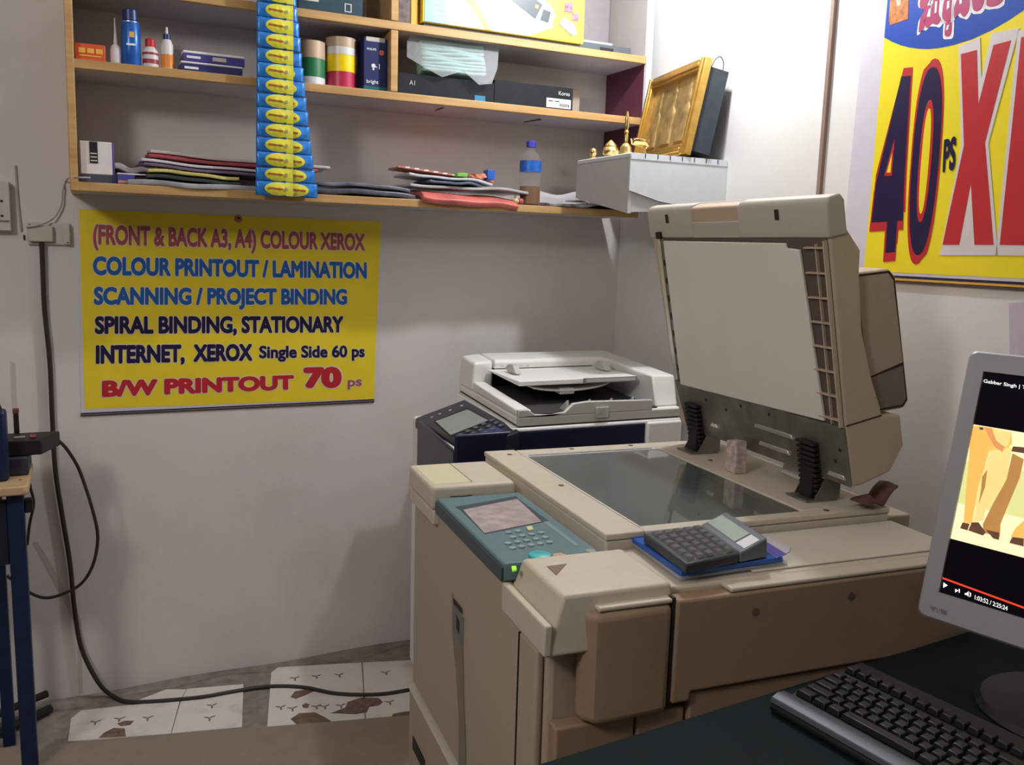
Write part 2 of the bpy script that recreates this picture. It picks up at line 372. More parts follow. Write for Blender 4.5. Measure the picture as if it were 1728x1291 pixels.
# top bay
TEALB = mat('box_petrol', (.02, .055, .075), .45)
t = thing('dark_carton', 'dark petrol blue carton on the top board above the tape rolls', 'box', (.64, 2.64, ZT)); t.name = 'carton'
bx('carton_body', TEALB, (-.098, .085, -.06, .1, 0, .14), t)
for x0, x1, z0, z1 in ((.033, .036, .012, .035), (.05, .053, .012, .035), (.036, .05, .012, .0145), (.036, .05, .0325, .035)): bx('printed_icon', OFFWD, (x0, x1, -.0612, -.0602, z0, z1), t, bevel=0)
bx('printed_word', OFFWD, (-.09, -.04, -.0612, -.0602, .028, .034), t, bevel=0)
# tape rolls
TAN = mat('tape_tan', (.50, .36, .24), .35); GRN = mat('tape_green', (.02, .17, .07), .35); TW = mat('tape_white', (.62, .63, .64), .3); TY = mat('tape_yellow', (.85, .60, .0), .35); TR = mat('tape_red', (.45, .02, .07), .35)
def roll(x, z, h, r, m, lab):
    o = thing('tape_roll', lab, 'tape', (x, 2.63, z), 0, 'adhesive tape rolls stacked on the shelf')
    m_ = MB(); n = 32; prof = [(r*.55, 0), (r, 0), (r, h), (r*.55, h)]
    rings = [[m_.bm.verts.new((q*cos(2*pi*k/n), q*sin(2*pi*k/n), zz)) for k in range(n)] for q, zz in prof]
    for A, B in zip(rings, rings[1:]+rings[:1]):
        for k in range(n): m_._face([A[k], A[(k+1) % n], B[(k+1) % n], B[k]])
    m_.build('tape_band', m, o, False)
    m_ = MB(); rings = [[m_.bm.verts.new((q*cos(2*pi*k/n), q*sin(2*pi*k/n), zz)) for k in range(n)] for q, zz in [(r*.50, .0005), (r*.549, .0005), (r*.549, h-.0005), (r*.50, h-.0005)]]
    for A, B in zip(rings, rings[1:]+rings[:1]):
        for k in range(n): m_._face([A[k], A[(k+1) % n], B[(k+1) % n], B[k]])
    m_.build('cardboard_core', TAN, o, False)
g1 = .588
roll(g1, ZM, .0245, .041, TW, 'white tape roll at the bottom of the left tape stack'); roll(g1, ZM+.025, .050, .041, GRN, 'green tape roll in the middle of the left tape stack'); roll(g1, ZM+.0755, .047, .041, TAN, 'brown tape roll on top of the left tape stack')
g2 = .676
roll(g2, ZM, .047, .043, TR, 'red tape roll at the bottom of the right tape stack'); roll(g2, ZM+.0475, .046, .043, TY, 'yellow tape roll above the red one'); roll(g2, ZM+.094, .021, .043, TW, 'clear whitish tape roll above the yellow one'); roll(g2, ZM+.1155, .026, .043, TAN, 'brown tape roll on top of the right tape stack')
BULB = mat('bulb_box_blue', (.014, .022, .11), .4); 
t = thing('bulb_box', 'tall dark blue light bulb carton beside the tape stacks', 'box', (.765, 2.615, ZM))
bx('carton_body', BULB, (-.036, .034, -.035, .035, 0, .147), t); bx('top_flap', OFFWD, (-.030, .026, -.0358, .03, .136, .1485), t, bevel=.001); bx('base_band', mat('band_teal', (.01, .12, .14), .4), (-.0362, .0342, -.0357, .0352, .0, .013), t, bevel=0)
NF = Vector((0, -1, 0))
def fq(x0, x1, z0, z1, y): return [Vector((x0, y, z1)), Vector((x1, y, z1)), Vector((x1, y, z0)), Vector((x0, y, z0))]
lettering('brand_word', 'bright', fq(.737, .772, ZM+.018, ZM+.031, 2.58), WHITE, t, NF, .0008, .01)
lettering('maker_word', 'PHILIPS', fq(.738, .765, ZM+.112, ZM+.118, 2.58), WHITE, t, NF, .0008, .02)
m_ = MB(); m_.lathe((.016, -.0354, .108), [(.0075, 0), (.0075, .0008)], 16, Matrix.Rotation(R(90), 4, 'X')); m_.build('red_seal', mat('seal_red', (.6, .14, .10), .4), t, False)
m_ = MB(); m_.lathe((-.008, -.0354, .070), [(.006, 0), (.006, .0008)], 12, Matrix.Rotation(R(90), 4, 'X')); m_.box(-.0105, -.0055, -.0362, -.0354, .058, .066); m_.build('bulb_icon', WHITE, t, False)
lettering('beam_word', '-1', fq(.762, .776, ZM+.062, ZM+.077, 2.58), WHITE, t, NF, .0008, .01)
# upper right bay: printer carton
t = thing('printer_carton', 'large bright yellow and white printer carton on the top shelf', 'box', (1.166, 2.66, ZT))
CY = mat('carton_bright_yellow', (.80, .60, .05), .4, var=.02); CW = mat('carton_white', (.66, .66, .64), .4, var=.02); CDK = mat('carton_base_brown', (.10, .085, .07), .6)
bx('carton_body', CY, (-.268, .268, -.095, .12, .012, .28), t)
m_ = MB(); m_.box(-.26, .26, -.085, .115, 0, .012); m_.build('carton_base', CDK, t, False)  # recessed base in dark brown
yf = -.0955
def fpoly(nm, pts, mm, k=1): return MB().prism(pts, lambda a, b, d: Vector((a, d, b)), yf, yf-.0004*k).build(nm, mm, t, False)
fpoly('printed_panel', [(-.262, .014), (.075, .014), (.16, .05), (.05, .27), (-.262, .27)], CW, 1)
fpoly('blue_fade', [(-.262, .014), (-.19, .014), (-.21, .16), (-.262, .22)], mat('print_sky', (.35, .58, .80), .4, var=.15, scale=20), 2)
fpoly('orange_swash', [(-.07, .014), (-.05, .014), (-.10, .09), (-.15, .14), (-.262, .20), (-.262, .17), (-.16, .115), (-.11, .07)], mat('swash_orange', (.92, .55, .12), .4), 3)
for k in range(7): fpoly('text_line', [(-.235, .026+.014*k), (-.12-.008*k, .022+.014*k), (-.12-.008*k, .0245+.014*k), (-.235, .0285+.014*k)], OFFWD, 3)
for k in range(3): fpoly('text_line', [(-.02, .022+.008*k), (.07, .018+.008*k), (.07, .020+.008*k), (-.02, .024+.008*k)], OFFWD, 3)
fpoly('pictured_printer', [(-.035, .115), (.105, .045), (.145, .04), (.165, .085), (.15, .11), (.06, .16), (-.03, .16)], mat('print_silver', (.55, .58, .64), .35), 4)
fpoly('pictured_printer_top', [(-.02, .125), (.095, .065), (.118, .11), (.02, .165), (-.02, .15)], mat('print_graphite', (.045, .06, .075), .4), 5)
fpoly('pictured_screen', [(.112, .065), (.14, .06), (.148, .092), (.122, .098)], mat('print_graphite', (.045, .06, .075), .4), 6)
fpoly('pictured_dot', [(.092, .098), (.104, .096), (.106, .106), (.094, .108)], ORG, 6)
for x, z, s_ in ((.21, .115, .014), (.235, .09, .011)): fpoly('small_picture', [(x-s_, z-s_), (x+s_, z-s_), (x+s_, z+s_), (x-s_, z+s_)], mat('print_mauve', (.25, .13, .20), .4, var=.5, scale=90), 4)
fpoly('small_device', [(.178, .062), (.225, .032), (.243, .04), (.235, .065), (.195, .085)], mat('print_grey_violet', (.36, .30, .40), .4, var=.4, scale=80), 4)
t = thing('dark_box', 'brown and gold carton partly behind the left end of the yellow printer carton', 'box', (.855, 2.70, ZT)); t.name = 'carton'
bx('carton_body', mat('carton_brown', (.13, .10, .09), .5, var=.4, scale=50), (-.028, .012, -.12, .05, 0, .2), t); bx('gold_edge', ORY, (.013, .036, -.12, .05, 0, .2), t)
t = thing('flat_device', 'flat dark grey device lying right of the yellow printer carton', 'device', (1.535, 2.65, ZT))
GDV = mat('device_grey', (.085, .10, .115), .45)
bx('lower_case', GDV, (-.095, .098, -.05, .08, 0, .030), t, bevel=.003); bx('upper_case', mat('device_light', (.35, .37, .38), .45), (-.095, .04, -.03, .08, .0305, .042), t, bevel=.003)
bx('front_slot', BLACK, (-.02, .03, -.0512, -.0502, .008, .02), t, bevel=0)
# lower right bay
t = thing('black_carton', 'black carton under the packet of mint green masks', 'box', (.99, 2.64, ZM)); t.name = 'carton'
BKC = mat('carton_black', (.011, .015, .019), .6, var=.15, spec=.25)
bx('carton_body', BKC, (-.158, .15, -.055, .1, 0, .062), t)
lettering('printed_code', 'A1', [Vector((.867, 2.584, 1.856)), Vector((.884, 2.584, 1.856)), Vector((.884, 2.584, 1.843)), Vector((.867, 2.584, 1.843))], OFFWD, t, NF, .001, .0)
bx('blue_tab', mat('tab_blue', (.03, .20, .35), .4), (.085, .12, -.0562, -.0552, .004, .02), t, bevel=0)
t = thing('mask_packet', 'packet of mint green folded masks in clear plastic on black carton', 'packet', (1.005, 2.611, ZM+.066))
MINT = mat('mint_cloth', (.36, .60, .53), .7, var=.05, bump=.2)
Mr = Matrix.Translation((0, .0, .052)) @ Matrix.Rotation(R(-1), 4, 'Y') @ Matrix.Rotation(R(-14), 4, 'X')
for k in range(9):
    z0 = -.046+k*.0103
    MB().grid(lambda u, v: Mr @ Vector((-.10+.20*u, -.028+.06*v+.003*sin(u*9+k), z0+.0045*sin(pi*v)+.002*sin(u*7+k*2))), 12, 4).build('folded_mask', MINT, t, False, solid=.008)
m_ = MB()
pl = [(-.145, .03), (-.11, .068), (0, .060), (.11, .062), (.148, .04), (.135, -.03), (.115, -.075), (.07, -.085), (.025, -.045), (-.045, -.07), (-.10, -.045), (-.15, -.02)]
m_.prism(pl, lambda a, b, d: Mr @ Vector((a, d+.006*sin(a*40)*cos(b*30), b)), -.036, -.034); m_.build('clear_wrapper', CLEAR, t, False)
t = thing('black_ink_box', 'long black carton with white barcode label at its right end', 'box', (1.275, 2.64, ZM)); t.name = 'carton'
bx('carton_body', BKC, (-.135, .14, -.055, .06, 0, .073), t); bx('white_label', WHITE, (.045, .132, -.0565, -.0552, .008, .036), t, bevel=0)
for k in range(6): bx('barcode_bar', BLACK, (.093+.006*k, .096+.006*k, -.0572, -.0566, .012, .022), t, bevel=0)
for x in (.052, .075): bx('label_text', BLACK, (x, x+.016, -.0572, -.0566, .026, .029), t, bevel=0)
lettering('printed_word', 'Kores', [Vector((1.362, 2.584, 1.873)), Vector((1.402, 2.584, 1.873)), Vector((1.402, 2.584, 1.861)), Vector((1.362, 2.584, 1.861))], OFFWD, t, NF, .001, .01)
bx('tan_carton', mat('carton_kraft', (.45, .36, .27), .7), (1.36, 1.515, 2.72, 2.78, ZM, ZM+.098), tag=('plain kraft carton standing behind the long black carton', 'box'))

# ------------------------------------------------------------------ bottom shelf
t = thing('label_carton', 'black and white striped carton at the left end of the bottom shelf', 'box', (.025, 2.62, ZB)); t.name = 'carton'
bx('carton_body', WB, (-.037, .038, -.03, .08, .022, .105), t); bx('black_stripe', BLACK, (-.015, .004, -.0315, -.0302, .05, .104), t, bevel=0); bx('dark_base', mat('carton_slate', (.06, .06, .09), .5), (-.0375, .0385, -.0305, .0805, 0, .0218), t)
for k in range(3): bx('stripe_text', OFFWD, (-.013, .002, -.0322, -.0316, .055+.009*k, .058+.009*k), t, bevel=0)
bx('side_panel', PUR, (.0382, .043, -.03, .08, .0, .105), t)
t = thing('stationery_box', 'small violet and salmon boxed item beside the striped carton', 'box', (.115, 2.6, ZB)); t.name = 'carton'
bx('carton_body', PUR, (-.042, .0, -.02, .05, 0, .025), t); bx('salmon_end', mat('salmon', (.55, .25, .20), .5), (-.04, -.005, -.0212, -.0202, .003, .010), t, bevel=0); bx('dark_end', BLACK, (.002, .035, -.015, .05, 0, .022), t); bx('white_top', WHITE, (-.042, .03, -.018, .05, .0252, .029), t)
def sheet(name, x0, x1, y0, y1, z, h, m, lab, cat, droop=.0, wob=.004, seed=0, tilt=0, grp=None, solid=None):
    rnd = random.Random(seed); ph = [rnd.uniform(0, 6) for _ in range(4)]
    def fn(u, v):
        x = x0+(x1-x0)*u; y = y0+(y1-y0)*v
        zz = z+h*.5+wob*(sin(u*7+ph[0])+.6*sin(u*13+v*5+ph[1]))*(.3+.7*v*0+.7*(1-v))+tilt*(u-.5)-droop*max(0, 1-v*3)**2
        return Vector((x+.004*sin(v*9+ph[2]), y+.006*sin(u*6+ph[3]), zz))
    m_ = MB(); m_.grid(fn, 24, 8); o = m_.build(name, m, solid=solid or h*.8, bevel=h*.18); info(o, lab, cat, grp); return o
G = 'stationery lying flat on the bottom shelf'
CREAM = mat('cream_paper', (.55, .50, .45), .6); GP = mat('grey_poly', (.32, .33, .34), .3, var=.3, scale=14, bump=.6, bscale=30); DKB = mat('dark_poly', (.07, .075, .10), .3, var=.5, scale=20, bump=.7, bscale=40)
sheet('plastic_bag', .10, .44, 2.552, 2.76, ZB-.004, .018, GP, 'crumpled clear grey plastic bag under the yellow booklet', 'plastic bag', wob=.002, seed=1)
sheet('booklet', .14, .38, 2.56, 2.75, ZB+.015, .012, mat('booklet_dark', (.05, .065, .06), .4), 'dark green booklet under the yellow booklet', 'booklet', wob=.002, seed=2, tilt=-.010, grp=G)
sheet('booklet', .145, .375, 2.555, 2.75, ZB+.029, .011, mat('booklet_yellow', (.58, .52, .16), .5), 'yellow booklet lying on the bottom shelf left of hanging strips', 'booklet', wob=.002, seed=2, tilt=-.010)
sheet('file_folder', .135, .53, 2.57, 2.77, ZB+.042, .009, mat('violet_file', (.16, .11, .20), .4), 'violet plastic file under the white one', 'folder', wob=.002, seed=4, tilt=-.013)
sheet('file_folder', .13, .53, 2.575, 2.77, ZB+.053, .009, mat('white_file', (.62, .58, .64), .4), 'white plastic file under the red edged folder', 'folder', wob=.002, seed=4, tilt=-.013)
sheet('file_folder', .15, .60, 2.60, 2.78, ZB+.066, .011, mat('red_file', (.36, .06, .08), .45), 'dark red folder on the pile behind the hanging strips', 'folder', wob=.002, seed=4, tilt=-.013)
sheet('paper_pack', .155, .64, 2.62, 2.785, ZB+.079, .010, CREAM, 'cream paper pack topmost on the pile behind the strips', 'paper', wob=.002, seed=4, tilt=-.013)
sheet('polythene_cover', .06, .17, 2.60, 2.76, ZB+.034, .018, mat('smoky_poly', (.40, .36, .37), .3, var=.2, scale=20), 'smoky plastic cover beside the striped carton', 'plastic cover', wob=.004, seed=8)
sheet('dark_packet', .56, .885, 2.556, 2.75, ZB+.002, .018, DKB, 'lower dark blue grey plastic packet right of the strips', 'packet', wob=.003, seed=10, tilt=-.008)
sheet('dark_packet', .57, .87, 2.562, 2.75, ZB+.024, .013, mat('slate_poly', (.15, .16, .20), .3, var=.4, scale=18, bump=.6, bscale=30), 'upper slate plastic packet with bright folds right of the strips', 'packet', wob=.003, seed=10, tilt=-.010)
SALM = mat('salmon_poly', (.55, .14, .12), .3, var=.25, scale=20, bump=.5, bscale=30)
sheet('salmon_packet', .90, 1.215, 2.538, 2.74, ZB+.003, .024, SALM, 'salmon pink plastic packet hanging slightly over the shelf edge', 'packet', wob=.003, seed=11, tilt=-.012, droop=.022)
sheet('grey_envelope', .87, 1.26, 2.56, 2.76, ZB+.036, .010, mat('env_grey', (.42, .42, .42), .35, var=.2, scale=12), 'pale grey plastic envelope on the salmon packet', 'envelope', wob=.003, seed=12, tilt=-.003)
sheet('blue_pouch', .93, 1.10, 2.555, 2.72, ZB+.049, .009, mat('pouch_slate', (.10, .14, .22), .35, var=.2), 'slate blue pouch on the grey envelope', 'pouch', wob=.003, seed=12, tilt=-.008)
sheet('white_wrapper', .87, 1.14, 2.57, 2.74, ZB+.063, .009, mat('wrap_white', (.58, .57, .60), .4, var=.1), 'white wrapper under the red checked sticker sheet', 'wrapper', wob=.003, seed=12, tilt=-.016)
CHK = mat('sticker_red', (.62, .18, .13), .45, var=.1)
o = sheet('sticker_sheet', .845, 1.16, 2.60, 2.72, ZB+.078, .006, CHK, 'red and white checked sticker sheet topmost on the right pile', 'sticker sheet', wob=.001, seed=15, tilt=-.028)
for k in range(9): MB().box(.86+.03*k, .874+.03*k, 2.592, 2.5935, ZB+.092-.0027*k, ZB+.096-.0027*k).build('white_check', WHITE, o)
bx('green_blue_packet', mat('pk_green', (.18, .48, .08), .4), (1.02, 1.055, 2.575, 2.62, ZB+.075, ZB+.087), None, True, tag=('small bright green packet on the white wrapper', 'packet'))
bx('blue_packet', mat('pk_blue', (.02, .12, .55), .4), (1.12, 1.145, 2.575, 2.61, ZB+.072, ZB+.102), None, True, tag=('small bright blue packet right of the sticker sheet', 'packet'))
sheet('orange_packet', 1.065, 1.118, 2.575, 2.61, ZB+.072, .016, mat('pk_orange', (.65, .22, .14), .4, var=.5, scale=90), 'small orange and black patterned packet between green and blue packets', 'packet', wob=.002, seed=16)
for k, (x, c) in enumerate(((1.215, (.6, .45, .2)), (1.232, (.45, .10, .10)), (1.224, (.65, .6, .58)))):
    MB().ball((x, 2.565+.012*(k == 2), ZB+.010+.014*(k == 2)), .010, n=8).build('sweet', mat('sweet%d' % k, c, .35), tag=(('gold foil sweet beside the water bottle', 'red foil sweet beside the water bottle', 'white foil sweet lying on the other two sweets')[k], 'sweet', 'wrapped sweets beside the bottle'))
t = thing('water_bottle', 'plastic bottle with blue cap holding brown liquid on the bottom shelf', 'bottle', (1.279, 2.6, ZB))
m_ = MB(); m_.lathe((0, 0, 0), [(.030, 0), (.034, .004), (.034, .075), (.0325, .078), (.034, .082), (.034, .138), (.026, .158), (.013, .172), (.012, .182)], 24)
m_.build('bottle_body', mat('pet_clear', (.75, .79, .82), .1, var=0, alpha=.06, spec=.4), t, False)
MB().lathe((0, 0, .003), [(.028, 0), (.0328, .003), (.0328, .057)], 24).build('brown_liquid', mat('brown_liquid', (.17, .065, .008), .4, var=.05), t, False)
MB().lathe((0, 0, .105), [(.0347, 0), (.0347, .034)], 24).build('blue_label', mat('lab_blue', (.02, .12, .48), .35, var=.3, scale=60), t, False)
MB().lathe((0, 0, .182), [(.0155, 0), (.0155, .017), (.013, .0195)], 20).build('cap', mat('cap_blue', (.05, .05, .42), .35), t, False)
sheet('grey_wrapper', 1.33, 1.60, 2.548, 2.70, ZB+.002, .012, mat('foil_grey', (.30, .29, .28), .3, .3, var=.5, scale=40, bump=1, bscale=50), 'crumpled grey foil wrapper right of the bottle', 'wrapper', wob=.005, seed=17)
sheet('paper_pad', 1.46, 1.63, 2.535, 2.68, ZB+.002, .006, mat('pad_grey', (.42, .38, .37), .6), 'grey paper pad poking over the right end of the bottom shelf', 'paper', wob=.001, seed=18, droop=.012).location.z = .021
MB().grid(lambda u, v: Vector((1.33+.3*u, 2.76+.01*sin(u*9), ZB+.002+v*(.055+.008*sin(u*11)))), 14, 3).build('leaning_paper', mat('lean_paper', (.55, .53, .55), .6), solid=.003, tag=('pale paper sheet standing against the wall behind the foil wrapper', 'paper'))

# hanging strips of sachets
SBL = mat('sachet_blue', (.03, .20, .60), .25, .15, var=.35, scale=50, bump=.4, bscale=90); SYL = mat('sachet_yellow', (.66, .62, .05), .3, var=.12, scale=60); SDK = mat('sachet_text', (.34, .10, .03), .4)
def sachet_strip(lab, x_top, x_bot, w, y, n, side):
    zt, zb = 2.155, 1.500; t = thing('sachet_strip', lab, 'sachet strip', (x_top, y, zb), 0, 'blue and yellow sachet strips hanging before the rack')
    h = (zt-zb)/n
    for k in range(n):
        zc = zb+h*(k+.5); f = (zc-zb)/(zt-zb); ww = w*(1-.06*f)
        xc = x_bot+(x_top-x_bot)*min(1, f*1.25)**.8
        def bulge(u, v): return Vector((side*ww*(u-.5), -.006*sin(pi*u)*sin(pi*v)-.0008*sin(u*40)*sin(pi*v), h*(v-.5)*.985))
        B = Matrix.Translation(Vector((xc-x_top, .002*sin(k*2.3), zc-zb)))
        s_ = MB().grid(bulge, 12, 8).build('sachet', SBL, t, False, basis=B, solid=.0012)
        def oval(i, j):
            th = 2*pi*i; q = bulge(min(.995, .615+.385*j*cos(th)), .5+.47*j*sin(th)); q.y -= .0014; return q
        ov = MB().grid(oval, 24, 5); ov.grid(lambda i, j: bulge(.80+.195*i, .02+.96*j)+Vector((0, -.0012, 0)), 3, 6).build('printed_oval', SYL, s_, False)
        MB().grid(lambda i, j: bulge(.32+.40*i, .44+.13*j-.06*(i-.5)*side)+Vector((0, -.0022, 0)), 8, 2).build('printed_word', SDK, s_, False)
        MB().lathe(bulge(.80, .48)+Vector((0, -.0026, 0)), [(.0042, 0), (.0042, .0008)], 10, Matrix.Rotation(R(90), 4, 'X')).build('punched_dot', STEELB, s_, False)
    return t
sachet_strip('blue and yellow sachet strip hanging straight in front of rack, left one', .470, .462, .100, 2.515, 17, 1)
sachet_strip('blue and yellow sachet strip fanning out to the right behind the other strip', .478, .535, .105, 2.533, 17, -1)

# ------------------------------------------------------------------ altar shelf with frame and brass
AX0, AY0, AY1, AZ = 1.375, 2.165, 2.47, 1.652
alt = thing('altar_shelf', 'small white covered wall shelf carrying the golden framed picture', 'shelf', (1.54, 2.3, 1.5))
xr = lambda y: RC.x+RD.x/RD.y*(y-YB)-.001
def ahexa(x0, y0, y1, z0, z1): return [Vector((x0, y0, z0)), Vector((xr(y0), y0, z0)), Vector((xr(y1), y1, z0)), Vector((x0, y1, z0)), Vector((x0, y0, z1)), Vector((xr(y0), y0, z1)), Vector((xr(y1), y1, z1)), Vector((x0, y1, z1))]
MB().hexa(ahexa(AX0, AY0, AY1, AZ-.014, AZ)).build('top_board', CLOTHW, alt, bevel=.003)
m_ = MB(); m_.prism([(AX0-.001, AZ-.0145), (AX0-.001, 1.548), (AX0+.10, 1.523), (AX0+.15, 1.517), (xr(AY0), 1.527), (xr(AY0), AZ-.0145)], lambda a, b, d: Vector((a, d, b)), AY0-.002, AY0+.003); m_.build('front_fascia', CLOTHW, alt)
m_ = MB(); m_.prism([(AY0+.004, AZ-.0145), (AY1, AZ-.0145), (AY1, 1.538), (AY0+.004, 1.485)], lambda a, b, d: Vector((d, a, b)), AX0, AX0+.012); m_.build('side_board', CLOTHG, alt)
m_ = MB(); m_.hexa([Vector(p) for p in ((AX0+.013, AY0+.006, 1.489), (AX0+.16, AY0+.006, 1.497), (AX0+.16, AY1, 1.54), (AX0+.013, AY1, 1.54), (AX0+.013, AY0+.006, 1.60), (AX0+.16, AY0+.006, 1.60), (AX0+.16, AY1, 1.60), (AX0+.013, AY1, 1.60))]); m_.build('support_block', CLOTHG, alt)
m_ = MB(); m_.hexa([Vector(p) for p in ((AX0+.161, AY0+.006, 1.528), (xr(AY0+.006), AY0+.006, 1.528), (xr(AY1), AY1, 1.56), (AX0+.161, AY1, 1.56), (AX0+.161, AY0+.006, 1.54), (xr(AY0+.006), AY0+.006, 1.54), (xr(AY1), AY1, 1.572), (AX0+.161, AY1, 1.572))]); m_.build('bottom_board', CLOTHG, alt)
bx('edge_tape', mat('tape_pale', (.66, .70, .74), .4), (AX0, xr(AY0)-.001, AY0-.0035, AY0-.0022, AZ-.018, AZ-.0005), alt, True, bevel=0)
for k in range(7): bx('tick_mark', BLACK, (AX0+.045+.042*k, AX0+.0475+.042*k, AY0-.0046, AY0-.0036, AZ-.013, AZ-.001), alt, True, bevel=0)
# framed picture leaning on the wall
fa = R(79.5); D = Vector((cos(fa), sin(fa), 0)); Nn = Vector((-sin(fa), cos(fa), 0)); tl = R(11)
UP = Vector((0, 0, 1))*cos(tl)-Nn*sin(tl); NO = Nn*cos(tl)+Vector((0, 0, 1))*sin(tl)
P0 = Vector((1.611, 2.148, 1.93)); Hf = .277; Wf = .40; P0 = P0-UP*Hf     # near bottom corner
def fr(a, b, d): return P0+D*a+UP*b+NO*d
fb = fr(.2, 0, 0)
pic = thing('framed_picture', 'gold framed relief picture leaning against the right wall on the small altar shelf', 'picture', (fb.x, fb.y, AZ))
def rail(name, a0, a1, b0, b1):
    m_ = MB()
    for i0, dd in ((0, .010), (.008, .016), (.020, .011)):
        if a1-a0 > b1-b0: lo, hi = (b0+i0*(1 if b0 < .1 else 1), b0+min(i0+.012, b1-b0)); m_.prism([(a0, lo), (a1, lo), (a1, hi), (a0, hi)], fr, -.012, dd)
        else: lo, hi = (a0+i0, a0+min(i0+.012, a1-a0)); m_.prism([(lo, b0), (hi, b0), (hi, b1), (lo, b1)], fr, -.012, dd)
    return m_.build(name, GOLD, pic, bevel=.002)
rail('frame_rail', 0, .032, 0, Hf); rail('frame_rail', Wf-.032, Wf, 0, Hf); rail('frame_rail', .0325, Wf-.0325, 0, .032); rail('frame_rail', .0325, Wf-.0325, Hf-.032, Hf)
m_ = MB(); m_.prism([(.032, .032), (Wf-.032, .032), (Wf-.032, Hf-.032), (.032, Hf-.032)], fr, -.010, -.006); m_.build('relief_plate', GOLDP, pic)
FM = Matrix(((D.x, NO.x*.22, UP.x), (D.y, NO.y*.22, UP.y), (D.z, NO.z*.22, UP.z))).to_4x4()
for cx, k in ((.095, .85), (.2, 1.0), (.305, .85)):
    MB().lathe(fr(cx, .045, -.006), [(.006, 0), (.040*k, .004), (.036*k, .03), (.026*k, .062), (.034*k, .082), (.030*k, .105), (.012*k, .122), (.018*k, .134), (.017*k, .148), (.012*k, .158), (.016*k, .165), (.009*k, .182), (.003, .194)], 16, FM).build('relief_figure', GOLDP, pic)
bd = MB()
for k in range(24): bd.ball(fr(.034, .036+.0088*k, .004), .0035, n=6)
bd.build('beaded_edge', GOLD, pic)
m_ = MB(); m_.prism([(.012, .017), (Wf-.03, .017), (Wf-.03, Hf-.02), (.012, Hf-.02)], fr, -.075, -.0125); m_.build('backing_box', mat('backing_dark', (.035, .045, .06), .6, var=.2), pic)
MB().tube(catmull([fr(.018, Hf-.02, -.02), fr(.018, Hf+.005, -.028), fr(.02, Hf+.016, -.042), fr(.022, Hf+.004, -.056), fr(.022, Hf-.02, -.06)], 5), .0015, 6).build('hanging_loop', CABLE, pic)
# brass things on the shelf's left edge
def az(px, py): return onz(px, py, AZ)
c = Vector((AX0+.03, AY0+.075, AZ))
t = thing('brass_bell', 'tall brass hand bell with long ridged handle at the altar corner', 'bell', c)
MB().lathe((0, 0, 0), [(.022, 0), (.020, .006), (.017, .012), (.016, .022), (.010, .031), (.005, .034)]).build('bell_cup', BRASS, t, False)
MB().lathe((0, 0, .034), [(.005, 0), (.0055, .02), (.0045, .024), (.007, .030), (.0045, .036), (.0075, .048), (.0055, .060), (.007, .066), (.004, .078), (.0025, .088)]).build('bell_handle', BRASS, t, False)
c = Vector((AX0+.028, AY0+.155, AZ))
t = thing('brass_pot', 'round brass pot with domed lid left of the brass bell', 'pot', c)
MB().lathe((0, 0, 0), [(.012, 0), (.022, .008), (.025, .018), (.020, .028), (.016, .031)]).build('pot_body', BRASS, t, False); MB().lathe((0, 0, .031), [(.018, 0), (.016, .006), (.008, .013), (.003, .018)]).build('pot_lid', BRASS, t, False)
c = Vector((AX0+.024, AY0+.25, AZ))
t = thing('brass_cup', 'tiny brass cup with ball top at the far altar end', 'cup', c)
MB().lathe((0, 0, 0), [(.013, 0), (.014, .005), (.007, .010), (.011, .018), (.012, .024), (.009, .031), (.003, .035)]).build('cup_body', BRASS, t, False)
c = Vector((AX0+.085, AY0+.06, AZ))
t = thing('oil_lamp', 'brass oil lamp with leaf shaped dish between bell and picture', 'lamp', c)
MB().lathe((0, 0, 0), [(.014, 0), (.012, .004), (.004, .008), (.004, .02), (.008, .024)]).build('lamp_stem', BRASS, t, False)
MB().grid(lambda u, v: Vector((-.045+.06*u, .024*sin(pi*min(1, u*.85+.12))*(v-.5)*1.6, .026+.018*(abs(v-.5)*2)**2+.012*(u-.5)**2)), 10, 8).build('lamp_dish', BRASS, t, False, solid=.002)

# ------------------------------------------------------------------ poster on the back wall
NB = Vector((0, -1, 0))
def bw(px, py, d=.0015): return ony(px, py, YB)+NB*d
pos = thing('price_poster', 'yellow poster with printed service list on the back wall under rack', 'poster', (.405, YB, .865))
cs = [bw(130, 352), bw(645, 372.5), bw(638, 676), bw(137, 702)]
MB().prism([(v.x, v.z) for v in cs], lambda a, b, d: Vector((a, YB-d, b)), 0, .0012).build('poster_sheet', LAV, pos)
MB().prism([(v.x, v.z) for v in (bw(133, 353), bw(643, 374), bw(631, 673), bw(143, 690))], lambda a, b, d: Vector((a, YB-d, b)), .0012, .0016).build('yellow_field', YEL, pos)
for dy, th, mm in ((0, 2.2, mat('rod_brown', (.08, .05, .05), .5)), (-3, 1.4, INK)):
    MB().prism([(v.x, v.z) for v in (bw(136, 700+dy), bw(631, 676.5+dy), bw(631, 676.5+dy+th), bw(136, 700+dy+th))], lambda a, b, d: Vector((a, YB-d, b)), .0012, .004).build('hem_rod', mm, pos)
def C6(x, y): return bw(100+x/3.0857, 340+y/3.0857, .0017)
def line(nm, s, x0, x1, tl_, bl, tr, br, m, off, out=True, cap=None):
    lettering(nm, s, [C6(x0, tl_), C6(x1, tr), C6(x1, br), C6(x0, bl)], m, pos, NB, .0009, off, OUTL if out else None, off+.035, capfit=cap)
line('text_line', '(FRONT & BACK A3, A4) COLOUR XEROX', 175, 1590, 118, 226, 168, 258, REDD, .045, cap='FRONTX')
line('text_line', 'COLOUR PRINTOUT / LAMINATION', 175, 1600, 284, 384, 316, 403, BLUEP, .05, cap='COLOUR')
